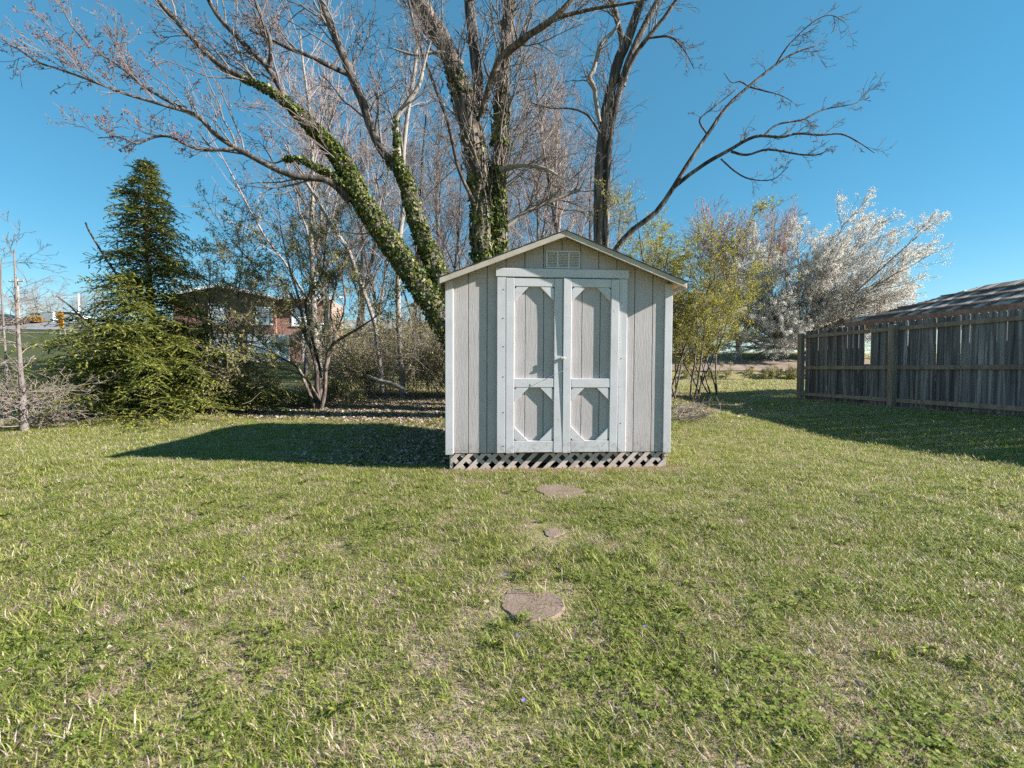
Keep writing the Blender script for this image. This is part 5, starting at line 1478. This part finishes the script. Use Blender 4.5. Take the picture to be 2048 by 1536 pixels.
def rosette(name, seed):
    r_ = np.random.default_rng(seed)
    V_, F_ = [], []
    for k in range(11):
        a = k * 2.4 + r_.uniform(-0.3, 0.3); L = r_.uniform(0.018, 0.04); w = L * 0.3
        d = np.array([math.cos(a), math.sin(a), 0]); sd = np.array([-d[1], d[0], 0]); z = np.array([0, 0, 1.0])
        b0 = len(V_); h = r_.uniform(0.008, 0.03)
        V_ += [z * 0.004, d * L * 0.45 + sd * w / 2 + z * h, d * L * 0.8 + sd * w * 0.4 + z * h * 1.1, d * L + z * h * 0.6, d * L * 0.8 - sd * w * 0.4 + z * h * 1.1, d * L * 0.45 - sd * w / 2 + z * h]
        F_.append([b0, b0 + 1, b0 + 2, b0 + 3, b0 + 4, b0 + 5])
    o = mesh_np(name, np.array(V_), [np.array(F_)], M['clover'])
    COL.objects.unlink(o); tuft_col.objects.link(o)
rosette('g0_rosette', 91); rosette('g1_rosette', 92)

def scatter(name, P, rz, sc, ix, label, cat):
    me = bpy.data.meshes.new(name)
    me.vertices.add(len(P)); me.vertices.foreach_set('co', P.astype(np.float32).ravel())
    for nm, tp, arr in (('rz', 'FLOAT', rz.astype(np.float32)), ('sc', 'FLOAT', sc.astype(np.float32)), ('ix', 'INT', ix.astype(np.int32))):
        at = me.attributes.new(nm, tp, 'POINT'); at.data.foreach_set('value', arr)
    o = bpy.data.objects.new(name, me); link(o)
    ng = bpy.data.node_groups.new(name + '_nodes', 'GeometryNodeTree')
    ng.interface.new_socket('Geometry', in_out='INPUT', socket_type='NodeSocketGeometry')
    ng.interface.new_socket('Geometry', in_out='OUTPUT', socket_type='NodeSocketGeometry')
    N = ng.nodes; L = ng.links
    gi = N.new('NodeGroupInput'); go = N.new('NodeGroupOutput')
    ci = N.new('GeometryNodeCollectionInfo'); ci.inputs['Collection'].default_value = tuft_col
    ci.inputs['Separate Children'].default_value = True; ci.inputs['Reset Children'].default_value = True
    ip = N.new('GeometryNodeInstanceOnPoints'); ip.inputs['Pick Instance'].default_value = True
    def na(nm, tp):
        n = N.new('GeometryNodeInputNamedAttribute'); n.data_type = tp; n.inputs['Name'].default_value = nm
        return n.outputs['Attribute']
    cx = N.new('ShaderNodeCombineXYZ'); L.new(na('rz', 'FLOAT'), cx.inputs[2])
    L.new(gi.outputs[0], ip.inputs['Points']); L.new(ci.outputs[0], ip.inputs['Instance'])
    L.new(na('ix', 'INT'), ip.inputs['Instance Index']); L.new(cx.outputs[0], ip.inputs['Rotation']); L.new(na('sc', 'FLOAT'), ip.inputs['Scale'])
    L.new(ip.outputs[0], go.inputs[0])
    md = o.modifiers.new('scatter', 'NODES'); md.node_group = ng
    tag(o, label, cat, kind='stuff')
    return o

def band(y0, y1, dens, pad=0.6):
    xm = (1024 + 60) / F * y1 + pad
    n = int((y1 - y0) * 2 * xm * dens)
    x = rng.uniform(-xm, xm, n); y = rng.uniform(y0, y1, n)
    k = np.abs(x) < (1024 + 60) / F * y + pad
    return x[k], y[k]
def lawn_mask(x, y):
    """how lawn-like a spot is: 0 under the shed, on stones and in the thicket"""
    m = np.ones_like(x)
    # shed footprint
    lx = (x + 0.692) * math.cos(SH_ROT) + (y - 4.72) * math.sin(SH_ROT); ly = -(x + 0.692) * math.sin(SH_ROT) + (y - 4.72) * math.cos(SH_ROT)
    m[(lx > -0.02) & (lx < WID + 0.02) & (ly > 0.0) & (ly < DEP)] = 0
    near = (lx > -0.1) & (lx < WID + 0.15) & (ly > -0.16) & (ly <= 0.0)
    m[near] *= 0.22
    for (a, b, h) in STONES:
        m *= np.clip((np.hypot(x - a, (y - b)) - h * (0.66 + 0.3 * np.sin(np.arctan2(y - b, x - a)) * 0.6)) / 0.22, 0.15, 1)
    # thicket edge
    px = 1024 + F * x / y
    edge = np.interp(px, [-200, 60, 200, 470, 640, 760, 900, 1000, 1300, 1400, 2300], [7.9, 8.0, 8.2, 8.9, 10.2, 11.4, 11.8, 12, 12, 19.3, 19.3])
    m *= 1 - 0.9 * sstep(-0.3, 0.8, y - edge)
    return m
PX, PY, IX, SCL = [], [], [], []
for (y0, y1, dens, s0) in ((0.85, 2.0, 2700, 0.9), (2.0, 3.4, 1900, 0.95), (3.4, 5.5, 1150, 1.05), (5.5, 9.0, 560, 1.2)):
    x, y = band(y0, y1, dens)
    m = lawn_mask(x, y)
    patch = vn1(x, y, 1.1) * 0.2 + vn2(x, y, 4.2) * 0.4 + vn3(x, y, 11.0) * 0.4
    litter = sstep(8.6, 7.2, np.abs(x + 3.0) * 0.5 + 8.2 - y) * 0
    keep = rng.random(len(x)) < m * (0.62 + 0.38 * sstep(0.25, 0.5, vn4(x, y, 3.0)))
    dry = sstep(0.32, 0.68, patch) * 0.26 + 0.35 + 0.08 * sstep(3.6, 1.6, y) + 0.05 * sstep(0.8, -1.5, x) * sstep(4.5, 2.0, y) - 0.10 * sstep(0.5, 3, x) + 0.06 * np.exp(-((x - 0.0) / 0.5) ** 2) * sstep(4, 1.5, y)
    u = rng.random(len(x))
    ix = np.where(u < dry, 6 + rng.integers(0, 6, len(x)), rng.integers(0, 6, len(x)))
    tall = (vn3(x, y, 2.6) > 0.62) & (rng.random(len(x)) < 0.16)
    ix = np.where(tall, 12 + rng.integers(0, 2, len(x)), ix)
    clo = (vn4(x, y, 2.1) > 0.5) & (rng.random(len(x)) < 0.06) & (y < 4)
    ix = np.where(clo, 14 + rng.integers(0, 2, len(x)), ix)
    ix = np.where((y < 4.5) & (rng.random(len(x)) < 0.004), 21 + rng.integers(0, 2, len(x)), ix)
    s = s0 * rng.uniform(0.6, 1.35, len(x))
    PX.append(x[keep]); PY.append(y[keep]); IX.append(ix[keep]); SCL.append(s[keep])
for (y0, y1, dens, s0) in ((9.0, 13.0, 62, 1.0), (13.0, 20.0, 26, 1.35)):
    x, y = band(y0, y1, dens)
    m = lawn_mask(x, y)
    keep = rng.random(len(x)) < m
    dry = 0.25 + 0.5 * sstep(0.4, 0.62, vn1(x, y, 0.9))
    ix = np.where(rng.random(len(x)) < dry, 19 + rng.integers(0, 2, len(x)), 16 + rng.integers(0, 3, len(x)))
    PX.append(x[keep]); PY.append(y[keep]); IX.append(ix[keep]); SCL.append((s0 * rng.uniform(0.7, 1.2, len(x)))[keep])
x = np.concatenate(PX); y = np.concatenate(PY)
P = np.stack([x, y, terrain(x, y)], axis=1)
scatter('grass', P, rng.uniform(0, 6.28, len(x)), np.concatenate(SCL), np.concatenate(IX), 'patchy lawn grass of green blades, straw and clover', 'grass')
print('tufts', len(x))

lit = Leaves()
def litter(n, px0, px1, y0, y1, size, thin=None):
    Y = rng.uniform(y0, y1, n); px = rng.uniform(px0, px1, n)
    X = (px - 1024) / F * Y
    if thin is not None:
        k = rng.random(n) < thin(X, Y); X, Y = X[k], Y[k]
    Z = terrain(X, Y) + rng.uniform(0.008, 0.035, len(X))
    C = np.stack([X, Y, Z], 1)
    D_ = rng.normal(size=C.shape); D_[:, 2] *= 0.35
    Nn = rng.normal(size=C.shape) * 0.45; Nn[:, 2] += 1
    s = size * rng.uniform(0.5, 1.4, len(X))
    lit.add(C, D_, s, s * rng.uniform(0.45, 0.8, len(X)), Nn)
litter(15000, 440, 910, 8.2, 13.5, 0.06, lambda X, Y: sstep(8.3, 9.6, Y + vn2(X, Y, 1.1) * 1.2 - 0.5))
litter(5500, 560, 900, 4.9, 8.6, 0.05, lambda X, Y: 0.10 + 0.9 * sstep(-3.2, -0.8, X))
litter(800, 0, 470, 7.4, 9.4, 0.04)
litter(330, -60, 2100, 1.3, 8.0, 0.022)
litter(1200, 1370, 2080, 8.0, 18, 0.05)
litter(3500, 1000, 1420, 9, 14, 0.06)
tag(lit.build('leaf_litter', M['dead_leaf'], None, fold=0.4), 'scattered pale and brown dead leaves on the grass and under the trees', 'leaf litter', kind='stuff')
vi = Leaves()
for (px, py) in ((1012, 1172), (1048, 1440), (488, 1176), (1036, 1298), (1290, 1280)):
    g = ghit(px, py)
    n = 5
    a = np.arange(n) * 1.2566
    C = np.stack([g[0] + 0.006 * np.cos(a), g[1] + 0.006 * np.sin(a), np.full(n, tz(g[0], g[1]) + 0.05)], 1)
    vi.add(C, np.stack([np.cos(a), np.sin(a), 0.3 + 0 * a], 1), 0.009, 0.007, np.array([0, 0, 1.0]))
tag(vi.build('violet_flowers', M['violet'], None), 'tiny violet flowers dotted in the near grass', 'flowers', kind='stuff')
